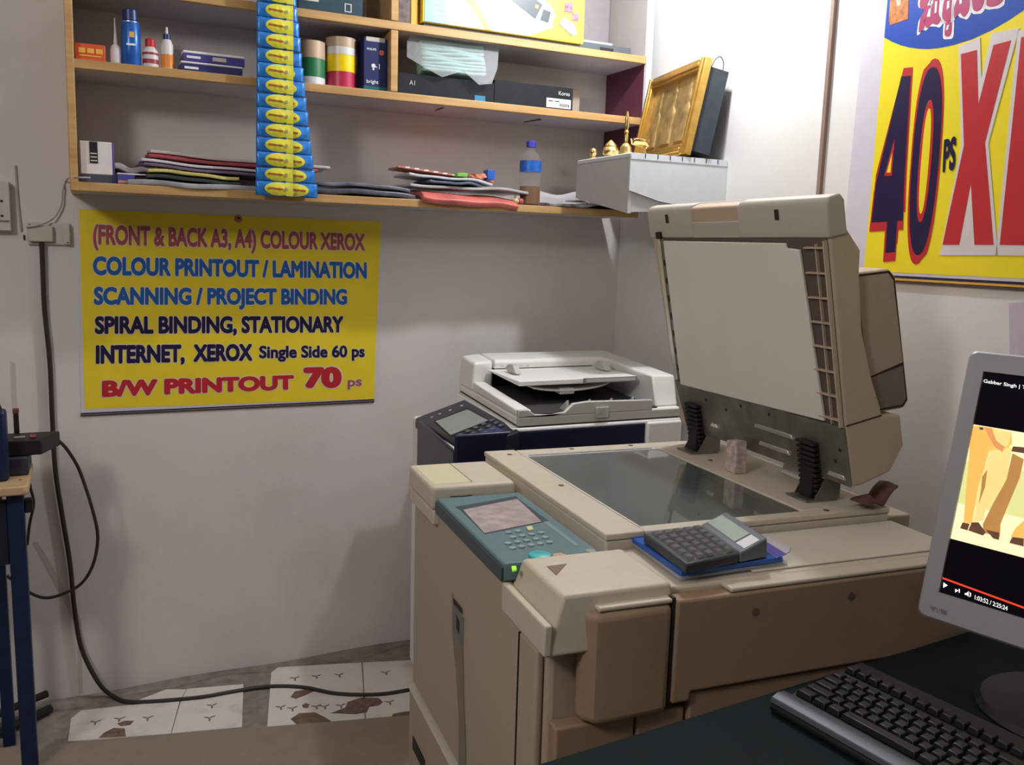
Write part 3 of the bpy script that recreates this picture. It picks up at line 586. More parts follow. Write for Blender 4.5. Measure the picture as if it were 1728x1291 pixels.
line('text_line', 'SCANNING / PROJECT BINDING', 180, 1498, 443, 539, 455, 538, BLUEP, .05, cap='SCANNING')
line('text_line', 'SPIRAL BINDING, STATIONARY', 185, 1478, 596, 691, 596, 683, INK, .05, cap='SPIRAL')
line('text_line', 'INTERNET,  XEROX', 190, 1005, 748, 846, 741, 829, INK, .055, cap='INTERNET')
line('text_line', 'Single Side 60 ps', 1040, 1590, 750, 817, 748, 811, INK, .04, cap='SSide60')
line('text_line', 'B/W PRINTOUT', 222, 1222, 932, 1019, 903, 979, RED, .06, cap='BWPRINT')
line('price_digits', '70', 1270, 1470, 862, 973, 858, 972, RED, .07)
line('text_line', 'ps', 1500, 1575, 930, 979, 925, 975, REDD, .03)
MB().lathe(bw(402, 369, .001), [(.012, 0), (.012, .0012)], 14, Matrix.Rotation(R(90), 4, 'X')).build('rust_spot', mat('rust', (.50, .22, .10), .7), pos)
MB().lathe(bw(402, 368, .002), [(.003, 0), (.004, .006)], 8, Matrix.Rotation(R(90), 4, 'X')).build('nail', BLACK, pos)

# ------------------------------------------------------------------ banner on the right wall
ban = thing('price_banner', 'large yellow and blue price banner hanging on the right wall', 'banner', tuple(rw(1.6, 1.33)))
def wq(p): q = onwall(*p); return ((q-RC).dot(RD), q.z)
def wf(a, b, d): return rw(a, b, d)
ZTOP, SR = 2.12, 1.98
sl = lambda z: 1.148+(z-1.484)*.022
MB().prism([(sl(1.33), 1.334), (SR, 1.334), (SR, ZTOP), (sl(ZTOP), ZTOP)], wf, .0005, .002).build('banner_sheet', LAV, ban)
MB().prism([(1.226, 1.349), (SR, 1.349), (SR, ZTOP-.02), (1.226, ZTOP-.02)], wf, .002, .0024).build('yellow_field', YELB, ban)
def C5(x, y): return (1360+x/2.4837, y/2.4837)
arc = [wq(C5(*p)) for p in ((331, 158), (365, 176), (400, 190), (440, 200), (480, 205), (520, 206), (560, 202), (620, 190), (700, 165), (780, 128), (850, 88), (914, 45))]
sl_, zl_ = arc[-1]; arc2 = arc+[(sl_+.12, zl_+.11), (SR, ZTOP-.02), (1.226, ZTOP-.02)]
MB().prism([(1.226, arc[0][1])]+arc2[1:], wf, .0024, .0028).build('blue_field', BLUEB, ban)
def wline(nm, s, pts, m, off, out=None, oo=.06, lift=.0036, sh=(0, 0), cap=None):
    lettering(nm, s, [onwall(*C5(*p)) for p in pts], m, ban, RN, lift, off, out, oo, sh, capfit=cap)
def digit(name, pts, m, lift): MB().prism([wq(C5(*p)) for p in pts], wf, lift, lift+.0003).build(name, m, ban)
def grow(p, g):
    cx = sum(q[0] for q in p)/len(p); cy = sum(q[1] for q in p)/len(p)
    return [(q[0]+(g if q[0] > cx else -g), q[1]) for q in p]
FOUR = [(405, 322), (443, 318), (416, 770), (411, 925), (388, 926), (378, 1056), (338, 1060), (346, 929), (280, 933), (299, 768)]
def ell(a_, b_):
    Q = [Vector((480, 285, 0)), Vector((596, 278, 0)), Vector((527, 1070, 0)), Vector((420, 1070, 0))]; out = []
    for k in range(36):
        c_, s_ = cos(2*pi*k/36), sin(2*pi*k/36); u = .5+a_*math.copysign(abs(c_)**.85, c_); v = .5+b_*math.copysign(abs(s_)**.85, s_)
        p = Q[3].lerp(Q[2], u).lerp(Q[0].lerp(Q[1], u), v); out.append((p.x, p.y))
    return out
for sh_, l_ in ((-36, .0029), (38, .0033)):
    digit('digit_shadow', [(x+(4 if sh_ < 0 else -5), y+sh_) for x, y in grow(FOUR, 5)], RED, l_)
    digit('digit_shadow', [(x+(2 if sh_ < 0 else -3), y+sh_) for x, y in grow(ell(.5, .5), 6)], RED, l_)
digit('price_digit', FOUR, NAVYB, .0037); digit('price_digit', ell(.5, .5), NAVYB, .0037)
digit('digit_counter', [(378, 582), (366, 738), (334, 738)], RED, .0041); digit('counter_field', [(368, 640), (361, 724), (345, 724)], YELB, .0045)
digit('digit_counter', ell(.235, .325), RED, .0041); digit('counter_field', ell(.145, .28), YELB, .0045)
wline('price_unit', 'PS', ((584, 585), (637, 568), (630, 712), (577, 726)), NAVYB, .045, OUTL, .075)
def redletter(polys):
    for k, (mm, d0) in enumerate(((OUTL, .0032), (RED, .0037))):
        for p in polys: MB().prism([wq(C5(*q)) for q in (p[1] if k == 0 else p[0])], wf, d0, d0+.0004).build('letter_outline' if k == 0 else 'red_letter', mm, ban)
X_ = [(655, 228), (722, 210), (728, 440), (792, 190), (865, 170), (756, 598), (792, 1026), (712, 1026), (697, 768), (648, 1026), (578, 1026), (668, 610)]
XO = [(645, 195), (735, 158), (740, 330), (782, 140), (900, 118), (770, 600), (810, 1070), (566, 1070), (655, 610)]
E_ = [(908, 158), (1130, 100), (1120, 250), (965, 285), (948, 520), (1080, 500), (1072, 640), (938, 655), (925, 890), (1060, 890), (1052, 1030), (818, 1026)]
EO = [(893, 130), (1150, 60), (1070, 1075), (800, 1070)]
redletter([(X_, XO), (E_, EO)])
def C1(x, y): return (1480+x/6.968, y/6.968)
LT = [[(505, 380), (520, 230), (575, 120), (525, 105), (520, 20), (560, -60), (650, -60), (600, 60), (640, 70), (600, 180), (560, 330)],
      [(600, 330), (560, 250), (600, 200), (655, 90), (690, -20), (745, -30), (735, 150), (760, 230), (720, 290), (660, 280)],
      [(780, 190), (790, 60), (830, -40), (890, -20), (885, 100), (880, 230), (840, 250), (800, 240)],
      [(810, 410), (820, 270), (885, 260), (890, 330), (880, 400), (850, 430)],
      [(925, 220), (920, 100), (960, -10), (1010, -50), (1090, -30), (1100, 60), (1080, 150), (1030, 200), (985, 150)],
      [(1140, 100), (1130, -40), (1260, -40), (1265, 40), (1230, 110), (1180, 135)],
      [(1300, 50), (1310, -60), (1480, -60), (1500, -10), (1450, 50), (1370, 80), (1320, 75)]]
def rounded(p): return [(q.x, q.y) for q in catmull([(*v, 0) for v in p]+[(*p[0], 0), (*p[1], 0)], 4)[4:-1]]
for p in LT:
    p = rounded(p)
    cx = sum(q[0] for q in p)/len(p); cy = sum(q[1] for q in p)/len(p)
    big = [(cx+(q[0]-cx)*1.0+(28 if q[0] > cx else -22), cy+(q[1]-cy)*1.0+(34 if q[1] > cy else -16)) for q in p]
    MB().prism([wq(C1(*q)) for q in big], wf, .0029, .0032).build('letter_outline', WHITE, ban)
    MB().prism([wq(C1(*q)) for q in p], wf, .0034, .0038).build('crimson_letter', PINKR, ban)
for p in ([(600, 200), (625, 110), (650, 100), (640, 200)], [(700, 20), (725, 20), (715, 150), (690, 160)], [(840, 20), (870, 10), (865, 90), (835, 120)], [(840, 300), (865, 290), (850, 350), (825, 360)], [(985, -10), (1015, -10), (1015, 40), (985, 55)]):
    MB().prism([wq(C1(*q)) for q in p], wf, .0039, .0041).build('letter_counter', WHITE, ban)
ORI = mat('icon_orange', (.62, .20, .05), .5, var=.5, scale=60); ORI2 = mat('icon_cream', (.80, .62, .45), .5, var=.3, scale=60)
MB().prism([wq(C1(*q)) for q in ((170, -60), (385, -60), (375, 225), (165, 300), (150, 240))], wf, .0029, .0033).build('printed_emblem', ORI, ban)
MB().prism([wq(C1(*q)) for q in ((230, -60), (310, -60), (290, 60), (250, 80))], wf, .0034, .0037).build('emblem_centre', ORI2, ban)
for z, mm in ((1.328, mat('rod_brown', (.08, .05, .05), .5)), (1.334, ORY), (1.340, INK)): MB().prism([(sl(1.33), z-.0022), (SR, z-.0022), (SR, z+.0022), (sl(1.33), z+.0022)], wf, .002, .006).build('hem_rod', mm, ban)
# strip of conduit on the right wall
MB().prism([(1.045, .75), (1.057, .75), (1.057, 2.6), (1.045, 2.6)], wf, .0005, .010).build('wall_conduit', mat('conduit_brown', (.30, .20, .16), .5), tag=('thin brown wooden strip fixed upright on the right wall', 'conduit'))
q = [onwall(1703, 512), onwall(1760, 505), onwall(1760, 640), onwall(1706, 640)]
MB().prism([((p-RC).dot(RD), p.z) for p in q], wf, .0005, .0015).build('wall_notice', mat('notice_lilac', (.60, .52, .62), .6), tag=('pale lilac paper stuck on right wall behind the monitor', 'paper'))

# ------------------------------------------------------------------ large beige photocopier
CA = R(-4.5); CO = Vector((.788, 1.26, 0))
cop = thing('photocopier', 'large beige floor photocopier with raised document feeder lid and teal panel', 'photocopier', CO, CA)
CM = WM[cop]
def cl(px, py, z): return CM.inverted() @ onz(px, py, z)
def clx(px, py, x):
    return CM.inverted() @ onplane(px, py, CM @ Vector((x, 0, 0)), CM.to_3x3() @ Vector((1, 0, 0)))
def cly(px, py, y):
    return CM.inverted() @ onplane(px, py, CM @ Vector((0, y, 0)), CM.to_3x3() @ Vector((0, 1, 0)))
def cb(name, m, x0, x1, y0, y1, z0, z1, bevel=.004, par=None, seg=3, **k): return MB().box(x0, x1, y0, y1, z0, z1).build(name, m, par or cop, False, bevel, seg, **k)
# cabinet: front face slopes slightly out towards the floor
m_ = MB(); m_.hexa([Vector(p) for p in ((-.185, -.185, .05), (.60, -.185, .05), (.60, .575, .05), (-.185, .575, .05), (-.185, -.185, .795), (.60, -.185, .795), (.60, .575, .795), (-.185, .575, .795))])
m_.build('cabinet', BEIGED, cop, False, .012, 3)
cb('foot_base', GROOVE, -.15, .56, -.15, .54, 0, .05)
cb('front_door', BEIGED, -.200, -.186, -.103, .535, .395, .8465, .005)
cb('front_door', BEIGED, -.199, -.186, -.178, -.1055, .40, .792, .005)
cb('door_groove', GROOVE, -.1995, -.1858, -.1050, -.1035, .40, .79, 0)
dr = cb('paper_drawer', BEIGED, -.205, -.186, -.178, .545, .07, .375, .006)
cb('drawer_edge', BEIGEL, -.2068, -.187, -.178, .545, .3752, .3785, .0005)
cb('grip_slot', GROOVE, -.207, -.2051, .40, .50, .25, .28, 0, par=dr)
# long grip recess curving down the front door
hp = [(.268, .72), (.262, .70), (.196, .70), (.196, .64), (.185, .55), (.165, .45), (.165, .40), (.205, .40), (.21, .50), (.235, .58), (.262, .64)]
MB().prism([(a-.03, b) for a, b in hp], lambda a, b, d: Vector((d, a, b)), -.2022, -.2003).build('grip_recess', mat('recess_grey', (.24, .20, .16), .6), cop, False)
MB().prism([(.172, .705), (.224, .705), (.230, .715), (.178, .715)], lambda a, b, d: Vector((d, a-.0, b)), -.2026, -.2022).build('recess_edge', GROOVE, cop, False)
MB().prism([(.172, .64), (.23, .655), (.23, .705), (.172, .695)], lambda a, b, d: Vector((d, a, b)), -.2026, -.2022).build('latch_plate', mat('latch_grey', (.16, .16, .16), .5), cop, False)
MB().prism([(.185, .66), (.205, .665), (.205, .69), (.185, .685)], lambda a, b, d: Vector((d, a, b)), -.203, -.2026).build('latch_hole', GROOVE, cop, False)
# upper deck
cb('deck', BEIGE, -.185, .60, -.185, .575, .7955, .848, .004)
cb('front_trim', BEIGE, -.212, -.15, .345, .545, .822, .853, .005)
o = cb('corner_cover', BEIGE, -.215, -.036, .345, .535, .8535, .902, .008)
cb('yellowed_patch', YELLOWED, -.205, -.125, .365, .525, .902, .9026, 0, par=o); cb('cover_seam', GROOVE, -.124, -.1232, .365, .53, .902, .9027, 0, par=o)
# teal operating panel
pn = MB().box(-.205, -.028, -.045, .343, .8485, .880).build('operating_panel', TEAL, cop, False, .004, 3); pn['label'] = 'teal control panel with grey screen and keypad'
cb('panel_front', TEALD, -.2085, -.2052, -.045, .343, .849, .874, .002, par=pn)
def pz(px, py): v = cl(px, py, .8805); return (v.x, v.y)
def C2(x, y): return (680+x/3.398, 720+y/3.398)
def flat(name, pts, m, par, z0=.8803, z1=.8812, conv=C2): return MB().prism([pz(*conv(*p)) for p in pts], lambda a, b, d: Vector((a, b, d)), z0, z1).build(name, m, par, False)
flat('screen_bezel', [(300, 460), (650, 398), (660, 412), (835, 540), (470, 615), (330, 478)], TEALD, pn, .8801, .8806)
flat('screen', [(345, 478), (655, 415), (795, 545), (468, 612)], LCDP, pn, .8806, .8811)
flat('card_slot', [(268, 402), (330, 385), (470, 365), (440, 382), (350, 402)], TEALD, pn)
flat('panel_line', [(790, 535), (815, 530), (1010, 680), (985, 682)], mat('teal_light', (.21, .31, .33), .4), pn, .8801, .8805)
flat('green_lamp', [(622, 808), (648, 806), (652, 826), (628, 832)], mat('lamp_green', (.35, .85, .05), .3, emit=.5), pn, .8803, .883)
flat('yellow_key', [(708, 580), (738, 575), (748, 596), (718, 600)], mat('key_yellow', (.70, .68, .30), .4), pn, .8803, .883)
flat('stop_button', [(860, 740), (905, 734), (935, 745), (900, 770), (862, 754)], mat('key_orange', (.62, .36, .20), .4), pn, .8803, .884)
c_ = pz(*C2(786, 742)); MB().lathe((c_[0], c_[1], .8803), [(.0185, 0), (.0185, .003), (.016, .0045)], 24).build('start_button', CYAN, pn, False)
c_ = pz(*C2(1075, 712)); MB().lathe((c_[0], c_[1], .8803), [(.0085, 0), (.0085, .0006)], 18).build('maker_mark', mat('mark_tan', (.36, .36, .26), .5), pn, False)
for r_, cs_ in ((0, (0, 1)), (1, (0, 1, 2, 3)), (2, (-1, 0, 1, 2, 3)), (3, (-1, 0, 1, 2, 3))):
    for c2 in cs_:
        q = pz(*C2(606+25*r_+53*c2, 610+27*r_-8.5*c2))
        MB().lathe((q[0], q[1], .8803), [(.0060, 0), (.0058, .0025), (.0035, .003)], 10).build('keypad_key', mat('key_grey', (.30, .38, .40), .35), pn, False)
# near corner cover with bevelled front
m_ = MB(); m_.hexa([Vector(p) for p in ((-.205, -.222, .800), (.004, -.222, .800), (.004, -.047, .800), (-.205, -.047, .800), (-.175, -.212, .888), (.004, -.212, .888), (.004, -.050, .888), (-.175, -.050, .888))])
cc = m_.build('corner_cover', BEIGE, cop, False, .006, 3)
m_ = MB(); m_.box(-.2075, -.195, -.2235, -.046, .803, .850); m_.build('front_lip', BEIGE, cop, False, .003, 3)
m_ = MB(); q = [cl(*C2(*p), .889) for p in ((825, 800), (938, 785), (880, 850))]; m_.prism([(v.x, v.y) for v in q], lambda a, b, d: Vector((a, b, d)), .8882, .8890); m_.build('arrow_mark', mat('arrow_brown', (.22, .14, .10), .6), cc, False)
# bulging side cover, side door and lower trays of the near side
bp = [(-.145, -.19), (-.142, -.215), (-.128, -.232), (-.11, -.236), (-.002, -.232), (-.002, -.19)]
MB().prism(bp, lambda a, b, d: Vector((a, b, d)), .688, .862).build('side_bulge', BEIGE_SHADED, cop, False, .012, 4)
cb('bulge_ledge', BEIGE, -.125, -.003, -.229, -.19, .8625, .870, .003)
m_ = MB(); m_.prism([(.004, .700), (.038, .700), (.038, .715), (.60, .715), (.60, .866), (.004, .866)], lambda a, b, d: Vector((a, d, b)), -.230, -.19); sd = m_.build('side_door', BEIGE_SHADED, cop, False, .005, 3)
cb('door_ledge', BEIGE, .10, .60, -.228, -.19, .8665, .874, .003)
for x in (.145, .33):
    MB().lathe((x, -.2302, .832 if x < .2 else .836), [(.0065, 0), (.0065, .001)], 14, Matrix.Rotation(R(90), 4, 'X')).build('screw_cap', mat('cap_brown', (.16, .10, .07), .6), sd, False)
cb('side_gap', GROOVE, -.0018, .0035, -.226, -.19, .70, .87, 0)
o = cb('lower_cover', BEIGE_SHADED, .041, .60, -.222, -.186, .48, .709, .004)
m_ = MB(); m_.box(.30, .318, -.2232, -.2221, .688, .696).box(.300, .306, -.2232, -.2221, .678, .688).box(.312, .318, -.2232, -.2221, .678, .688).build('latch_mark', GROOVE, o, False)
o = cb('latch_cover', BEIGE_SHADED, -.045, .037, -.216, -.186, .48, .684, .004)
cb('latch_recess', GROOVE, .0, .022, -.2175, -.2161, .635, .655, 0, par=o); cb('corner_post', BEIGE_SHADED, -.18, -.049, -.214, -.186, .07, .684, .004)
# platen surround and glass
pl_ = MB(); pl_.prism([(-.012, -.022), (.60, -.022), (.575, .60), (-.012, .61)], lambda a, b, d: Vector((a, b, d)), .850, .8925).build('scanner_base', BEIGE, cop, False, .004, 3)
cb('near_shelf', BEIGE, .006, .60, -.20, -.024, .8505, .8755, .005)
cb('shelf_step', BEIGEL, .17, .60, -.185, -.028, .8757, .8795, .002)
for nm, d in (('frame_rail', (-.014, .062, -.024, .612)), ('frame_rail', (.0625, .60, -.024, .004)), ('frame_rail', (.414, .60, .0045, .56)), ('frame_rail', (.0625, .575, .5605, .605))):
    cb(nm, BEIGE, *d, .8927, .9045, .003)
cb('platen_glass', GLASS, .0628, .4135, .0045, .540, .8928, .9020, 0)
cb('glass_strip_frame', OFFWD, .0628, .4135, .5405, .5602, .8928, .9035, .001); cb('scan_slit', GLASS, .075, .40, .546, .553, .9035, .904, 0)
cb('size_scale', BEIGEL, .064, .068, .006, .54, .902, .9033, 0)
for x, y in ((.04, .285), (.033, .565), (.22, -.010), (.46, -.008), (.47, .40), (.20, .585), (.36, .585)):
    MB().lathe((x, y, .9046), [(.006, 0), (.006, .0008), (.004, .001)], 12).build('screw_cap', mat('cap_brown', (.16, .10, .07), .6), cop, False)
cb('rear_cover', BEIGED, .605, .70, .02, .55, .05, .87, .006)
# document feeder lid, tilted over the platen
LB = Matrix.Translation((.503, 0, .924)) @ Matrix.Rotation(R(-12), 4, 'Y')
prof = [(0, .03), (.0, .566), (.026, .572), (.034, .560), (.036, .516), (.066, .466), (.060, .428), (.055, .32), (.068, .226), (.083, .165), (.084, .150), (.128, .140), (.131, .078), (.094, .034), (.023, .026)]
Y0, Y1 = -.028, .592
m_ = MB(); m_.prism(prof, lambda a, b, d: Vector((a, d+(.010 if d > .3 and b > .4 else 0)-(.012 if d > .3 and b < .2 else 0), b)), Y0, Y1)
lid = m_.build('feeder_lid', LIDTAN, cop, False, .005, 3, basis=LB, smooth=25)
def lb(name, m, n0, n1, y0, y1, t0, t1, bevel=.0015, par=None, **k): return MB().box(n0, n1, y0, y1, t0, t1).build(name, m, par or lid, False, bevel, **k)
# light cap along the lid top with its grip notch
def capq(y0, y1, dip=0):
    return MB().prism([(-.004, .500), (-.004, .560-dip), (.004+dip, .572-dip*.5), (.028, .5745), (.0365, .562), (.0365, .500)], lambda a, b, d: Vector((a, d, b)), y0, y1)
for y0, y1 in ((Y0-.004, .236), (.412, Y1+.012)): capq(y0, y1).build('lid_cap', LIDCAP, lid, False, .004, 3)
MB().prism([(-.003, .500), (-.003, .534), (.006, .537), (.009, .560), (.028, .5745), (.0365, .562), (.0365, .500)], lambda a, b, d: Vector((a, d, b)), .2365, .4115).build('grip_notch', LIDCAP, lid, False, .002)
for y in (.108, .512): lb('rubber_stop', GROOVE, -.0062, -.004, y-.006, y+.006, .535, .555)
lb('pad_frame', mat('lid_brown', (.12, .085, .07), .6), -.0025, -.0002, -.022, .572, .148, .499, 0)
m_ = MB(); m_.prism([(.022, .152), (.541, .142), (.536, .494), (.088, .491), (.085, .482), (.048, .479)], lambda a, b, d: Vector((d, a, b)), -.009, -.0027); m_.build('white_pad', PAD, lid, False, .0015)['label'] = 'white platen cover sheet'
m_ = MB()
for k in range(8): m_.box(-.010, -.0026, -.020, .034, .160+k*.046, .1625+k*.046)
m_.box(-.008, -.0026, .002, .0045, .15, .49); m_.box(-.011, -.0026, -.024, -.0205, .148, .496); m_.build('rib_grid', LIDTAN, lid, False)
lb('metal_strip', STEELB, -.006, -.0026, .557, .572, .15, .50); lb('metal_strip', STEEL, -.004, -.0026, .543, .556, .15, .50)
for k in range(7): lb('strip_hole', GROOVE, -.0047, -.0041, .547, .553, .175+.043*k, .190+.043*k, 0)
lb('strip_clip', BLACK, -.010, -.0027, .545, .566, .4985, .515)
hpz = MB(); hpz.prism([(-.030, .03), (.545, .03), (.575, .147), (-.026, .147)], lambda a, b, d: Vector((d, a, b)), -.004, -.0004); hpl = hpz.build('hinge_plate', STEEL, lid, False, .001)
for y0, y1, t0, m in ((.125, .255, .096, STEELB), (.14, .245, .058, STEELB), (-.022, .03, .046, STEELB), (.40, .43, .062, STEELB)):
    MB().prism([(y0, t0-.004), (y1, t0-.004), (y1-.006, t0+.005), (y0+.006, t0+.005)], lambda a, b, d: Vector((d, a, b)), -.008, -.0041).build('pressed_rib', m, hpl, False, .001)
for y, t in ((.36, .11), (.30, .13), (.2, .13), (.09, .06), (-.01, .10), (.005, .075), (.44, .12)): lb('screw', GROOVE, -.0052, -.0041, y-.003, y+.003, t-.003, t+.003, 0, par=hpl)
# paper tray standing out behind the lid
m_ = MB(); m_.prism([(.058, .425), (.142, .418), (.156, .400), (.166, .155), (.152, .143), (.090, .150)], lambda a, b, d: Vector((a, d, b)), -.012, .55)
tr_ = m_.build('feeder_tray', LIDTAN, lid, False, .006, 3)
MB().prism([(.060, .421), (.140, .414), (.1515, .398), (.161, .159), (.150, .148), (.092, .154)], lambda a, b, d: Vector((a, d, b)), -.0128, -.0121).build('tray_edge', GROOVE, tr_, False)
MB().prism([(.063, .417), (.137, .410), (.147, .395), (.156, .235), (.072, .225)], lambda a, b, d: Vector((a, d, b)), -.0136, -.0129).build('tray_panel', BEIGED, tr_, False, .001)
MB().prism([(.074, .222), (.155, .228), (.157, .163), (.148, .153), (.094, .158)], lambda a, b, d: Vector((a, d, b)), -.0133, -.0129).build('tray_panel', mat('tray_brown', (.22, .17, .13), .6), tr_, False)
lb('housing_seam', GROOVE, .0, .083, -.0288, -.0278, .149, .1515, 0)
# hinges with black springs
for y in (.075, .492):
    hg = MB().box(.455, .53, y-.032, y+.032, .9047, .9085).build('hinge_foot', STEEL, cop, False, .001)
    for s_ in (-1, 1): MB().prism([(.475, .9085), (.535, .9085), (.535, .985), (.515, .985)], lambda a, b, d: Vector((a, d, b)), y+s_*.030-.0012, y+s_*.030+.0012).build('hinge_bracket', STEEL, hg, False)
    m_ = MB()
    for k in range(11): m_.box(.484-.0021*k, .508-.0021*k, y-.026, y+.026, .9095+.0105*k, .917+.0105*k)
    m_.box(.487, .500, y-.018, y+.018, .909, 1.02, Matrix.Translation((-.012, 0, 0))); m_.build('hinge_spring', RUBBER, hg, False, .002)
# prop block
wbm = MB().prism([(.0, 0), (.036, 0), (.036, .080), (.0, .076)], lambda a, b, d: Vector((.452+d, .272+a, .9047+b)), 0, .028)
wb = MB(); q = [CM @ Vector(p) for p in ((.448, .272, .9048), (.478, .272, .9048), (.478, .310, .9048), (.448, .310, .9048), (.448, .272, .978), (.474, .272, .978), (.474, .310, .974), (.448, .310, .974))]
wbm.bm.free()
wb.hexa(q).build('prop_block', mat('block_pinkish', (.58, .46, .42), .8, var=.35, scale=70, bump=.5), None, bevel=.002, tag=('rough pinkish wooden block standing on the copier under the raised lid', 'block'))
MB().hexa([CM @ Vector(p) for p in ((.555, .135, .9047), (.575, .135, .9047), (.585, .265, .9047), (.565, .265, .9047), (.57, .135, .948), (.578, .135, .948), (.588, .265, .952), (.58, .265, .952))]).build('lit_gap_block', mat('lit_gap_white', (.8, .82, .8), .6), tag=('small added white block for the lit wall in the gap under the lid', 'paper'))  # added white block, stands in for the lit wall seen through the gap
# rag by the near hinge
rg = MB(); cR = CM @ Vector((.575, -.005, .9055))
rg.grid(lambda u, v: cR+Vector((.11*(u-.5), .045*(v-.5)+.03*(u-.5), .022*abs(sin(u*6))*(1-abs(v-.5))+.02*(u-.4)**2*4+.002)), 16, 6)
rg.build('cleaning_rag', mat('rag_maroon', (.13, .06, .05), .9, var=.3, scale=80), solid=.003, tag=('crumpled dark maroon rag behind the near lid hinge', 'cloth'))

# ------------------------------------------------------------------ calculator on blue packs
def onc(px, py, z): return onz(px, py, z)
c0 = cl(1066, 910, .885); 
t = thing('display_pack', 'blue packaged blister card lying on the copier under the calculator', 'packet', CM @ Vector((.185, -.105, .8797)), CA+R(0))
PB = mat('pack_blue', (.02, .10, .42), .3, var=.15)
TM = WM[t]
def tq(px, py, z): return TM.inverted() @ onz(px, py, z)
def deck(name, pts, z0, z1, m, par, bevel=.002):
    q = [WM[par].inverted() @ onz(px, py, z1) for px, py in pts]; h = z1-z0
    return MB().prism([(v.x, v.y) for v in q], lambda a, b, d: Vector((a, b, q[0].z+d)), -h, 0).build(name, m, par, False, bevel)
deck('blister_base', [(1063, 912), (1147, 974), (1330, 948), (1240, 892)], .8798, .8855, CLEARB, t)
deck('blue_card', [(1066, 907), (1150, 964), (1322, 940), (1236, 886)], .8858, .8945, PB, t)
deck('violet_edge', [(1255, 905), (1270, 900), (1328, 935), (1310, 942)], .8947, .8955, mat('pack_violet', (.12, .10, .42), .3), t, .001)
o = MB(); q = [onz(px, py, .8802) for px, py in ((1255, 902), (1283, 898), (1333, 928), (1300, 938))]; o.prism([(v.x, v.y) for v in q], lambda a, b, d: Vector((a, b, .8860+d)), 0, .0008)
o.bm.free(); o = MB(); q = [onz(px, py, .8802) for px, py in ((1262, 906), (1285, 902), (1335, 925), (1332, 932), (1322, 936))]
o.prism([(v.x, v.y) for v in q], lambda a, b, d: Vector((a, b, .8800+d)), 0, .0012).build('paper_slip', mat('slip_lilac', (.66, .60, .68), .6), tag=('pale lilac paper slip beside the calculator on the copier', 'paper'))
zc = .8957
ca = thing('desk_calculator', 'grey desk calculator wrapped in clear plastic on top of blue pack', 'calculator', onz(1180, 925, zc), CA)
kp = [(1086, 900), (1158, 952), (1248, 934), (1182, 886)]
deck('calculator_body', kp, zc, zc+.016, mat('calc_dark', (.045, .05, .06), .4), ca, .003)
def cz(u, v, z): # bilinear on the key area
    zz_ = zc+.016; a = onz(*kp[0], zz_).lerp(onz(*kp[1], zz_), u); b = onz(*kp[3], zz_).lerp(onz(*kp[2], zz_), u); p = a.lerp(b, v); return Vector((p.x, p.y, z))
CK = mat('calc_key', (.07, .075, .085), .3)
for i in range(6):
    for j in range(5):
        if i == 2 and j == 0: pass
        u, v = .07+.15*i, .08+.18*j
        P_ = [cz(u+du, v+dv, zc+.0162) for du, dv in ((0, 0), (.115, 0), (.115, .13), (0, .13))]; T_ = [cz(u+.015+du*.75, v+.02+dv*.75, zc+.0215) for du, dv in ((0, 0), (.115, 0), (.115, .13), (0, .13))]
        MB().hexa(P_+T_).build('calculator_key', CK, ca)
# tilted display part
da, db = cz(0, 1.0, 0), cz(1, 1.0, 0); dv_ = (cz(.5, 1, 0)-cz(.5, 0, 0)).normalized()
def dq(u, s, z): p = da.lerp(db, u)+dv_*s; return Vector((p.x, p.y, z))
MB().hexa([dq(0, .001, zc), dq(1, .001, zc), dq(1, .062, zc), dq(0, .062, zc), dq(0, .001, zc+.017), dq(1, .001, zc+.017), dq(1, .058, zc+.034), dq(0, .058, zc+.034)]).build('display_housing', mat('calc_silver', (.17, .19, .23), .3, .2), ca, bevel=.003)
def dt(u, s, l): return dq(u, s, zc+.017+(s-.001)/.057*.017+l)
MB().hexa([dt(.04, .012, .0002), dt(.74, .012, .0002), dt(.74, .044, .0002), dt(.04, .044, .0002), dt(.04, .012, .001), dt(.74, .012, .001), dt(.74, .044, .001), dt(.04, .044, .001)]).build('display', mat('calc_lcd', (.42, .50, .46), .15), ca)
MB().hexa([dt(.78, .012, .0002), dt(.97, .012, .0002), dt(.97, .044, .0002), dt(.78, .044, .0002), dt(.78, .012, .001), dt(.97, .012, .001), dt(.97, .044, .001), dt(.78, .044, .001)]).build('solar_plate', mat('calc_bright', (.78, .82, .84), .2), ca)
def wrapf(u, v):
    u2, v2 = -.05+1.1*u, -.06+1.10*v
    p = cz(u2, min(v2, 1.0), zc+.0245+.002*sin(u*17)*sin(v*13)); 
    return p
MB().grid(wrapf, 20, 16).build('clear_wrap', mat('clear_film', (.85, .87, .9), .1, var=0, alpha=.07, spec=1.0), ca)

# ------------------------------------------------------------------ white multifunction printer behind the copier
mfp = thing('multifunction_printer', 'white and navy office printer with document feeder standing behind the beige copier', 'printer', (1.2, 2.35, 0))
def sh(x, y, z): return Vector((x+.12*(y-2.05), y, z))
def mbx(name, m, x0, x1, y0, y1, z0, z1, bevel=.006, par=None, seg=3):
    return MB().hexa([sh(x0, y0, z0), sh(x1, y0, z0), sh(x1, y1, z0), sh(x0, y1, z0), sh(x0, y0, z1), sh(x1, y0, z1), sh(x1, y1, z1), sh(x0, y1, z1)]).build(name, m, par or mfp, True, bevel, seg)
mbx('body', OFFW, .835, 1.50, 2.07, 2.63, .03, .845, .01)
mbx('wheel_base', BLACK, .87, 1.46, 2.1, 2.6, 0, .03)
mbx('side_panel', NAVY, .8215, 1.40, 2.056, 2.0695, .30, .905, .012)
mbx('front_panel', NAVY, .822, .8348, 2.0697, 2.50, .30, .858, .004)
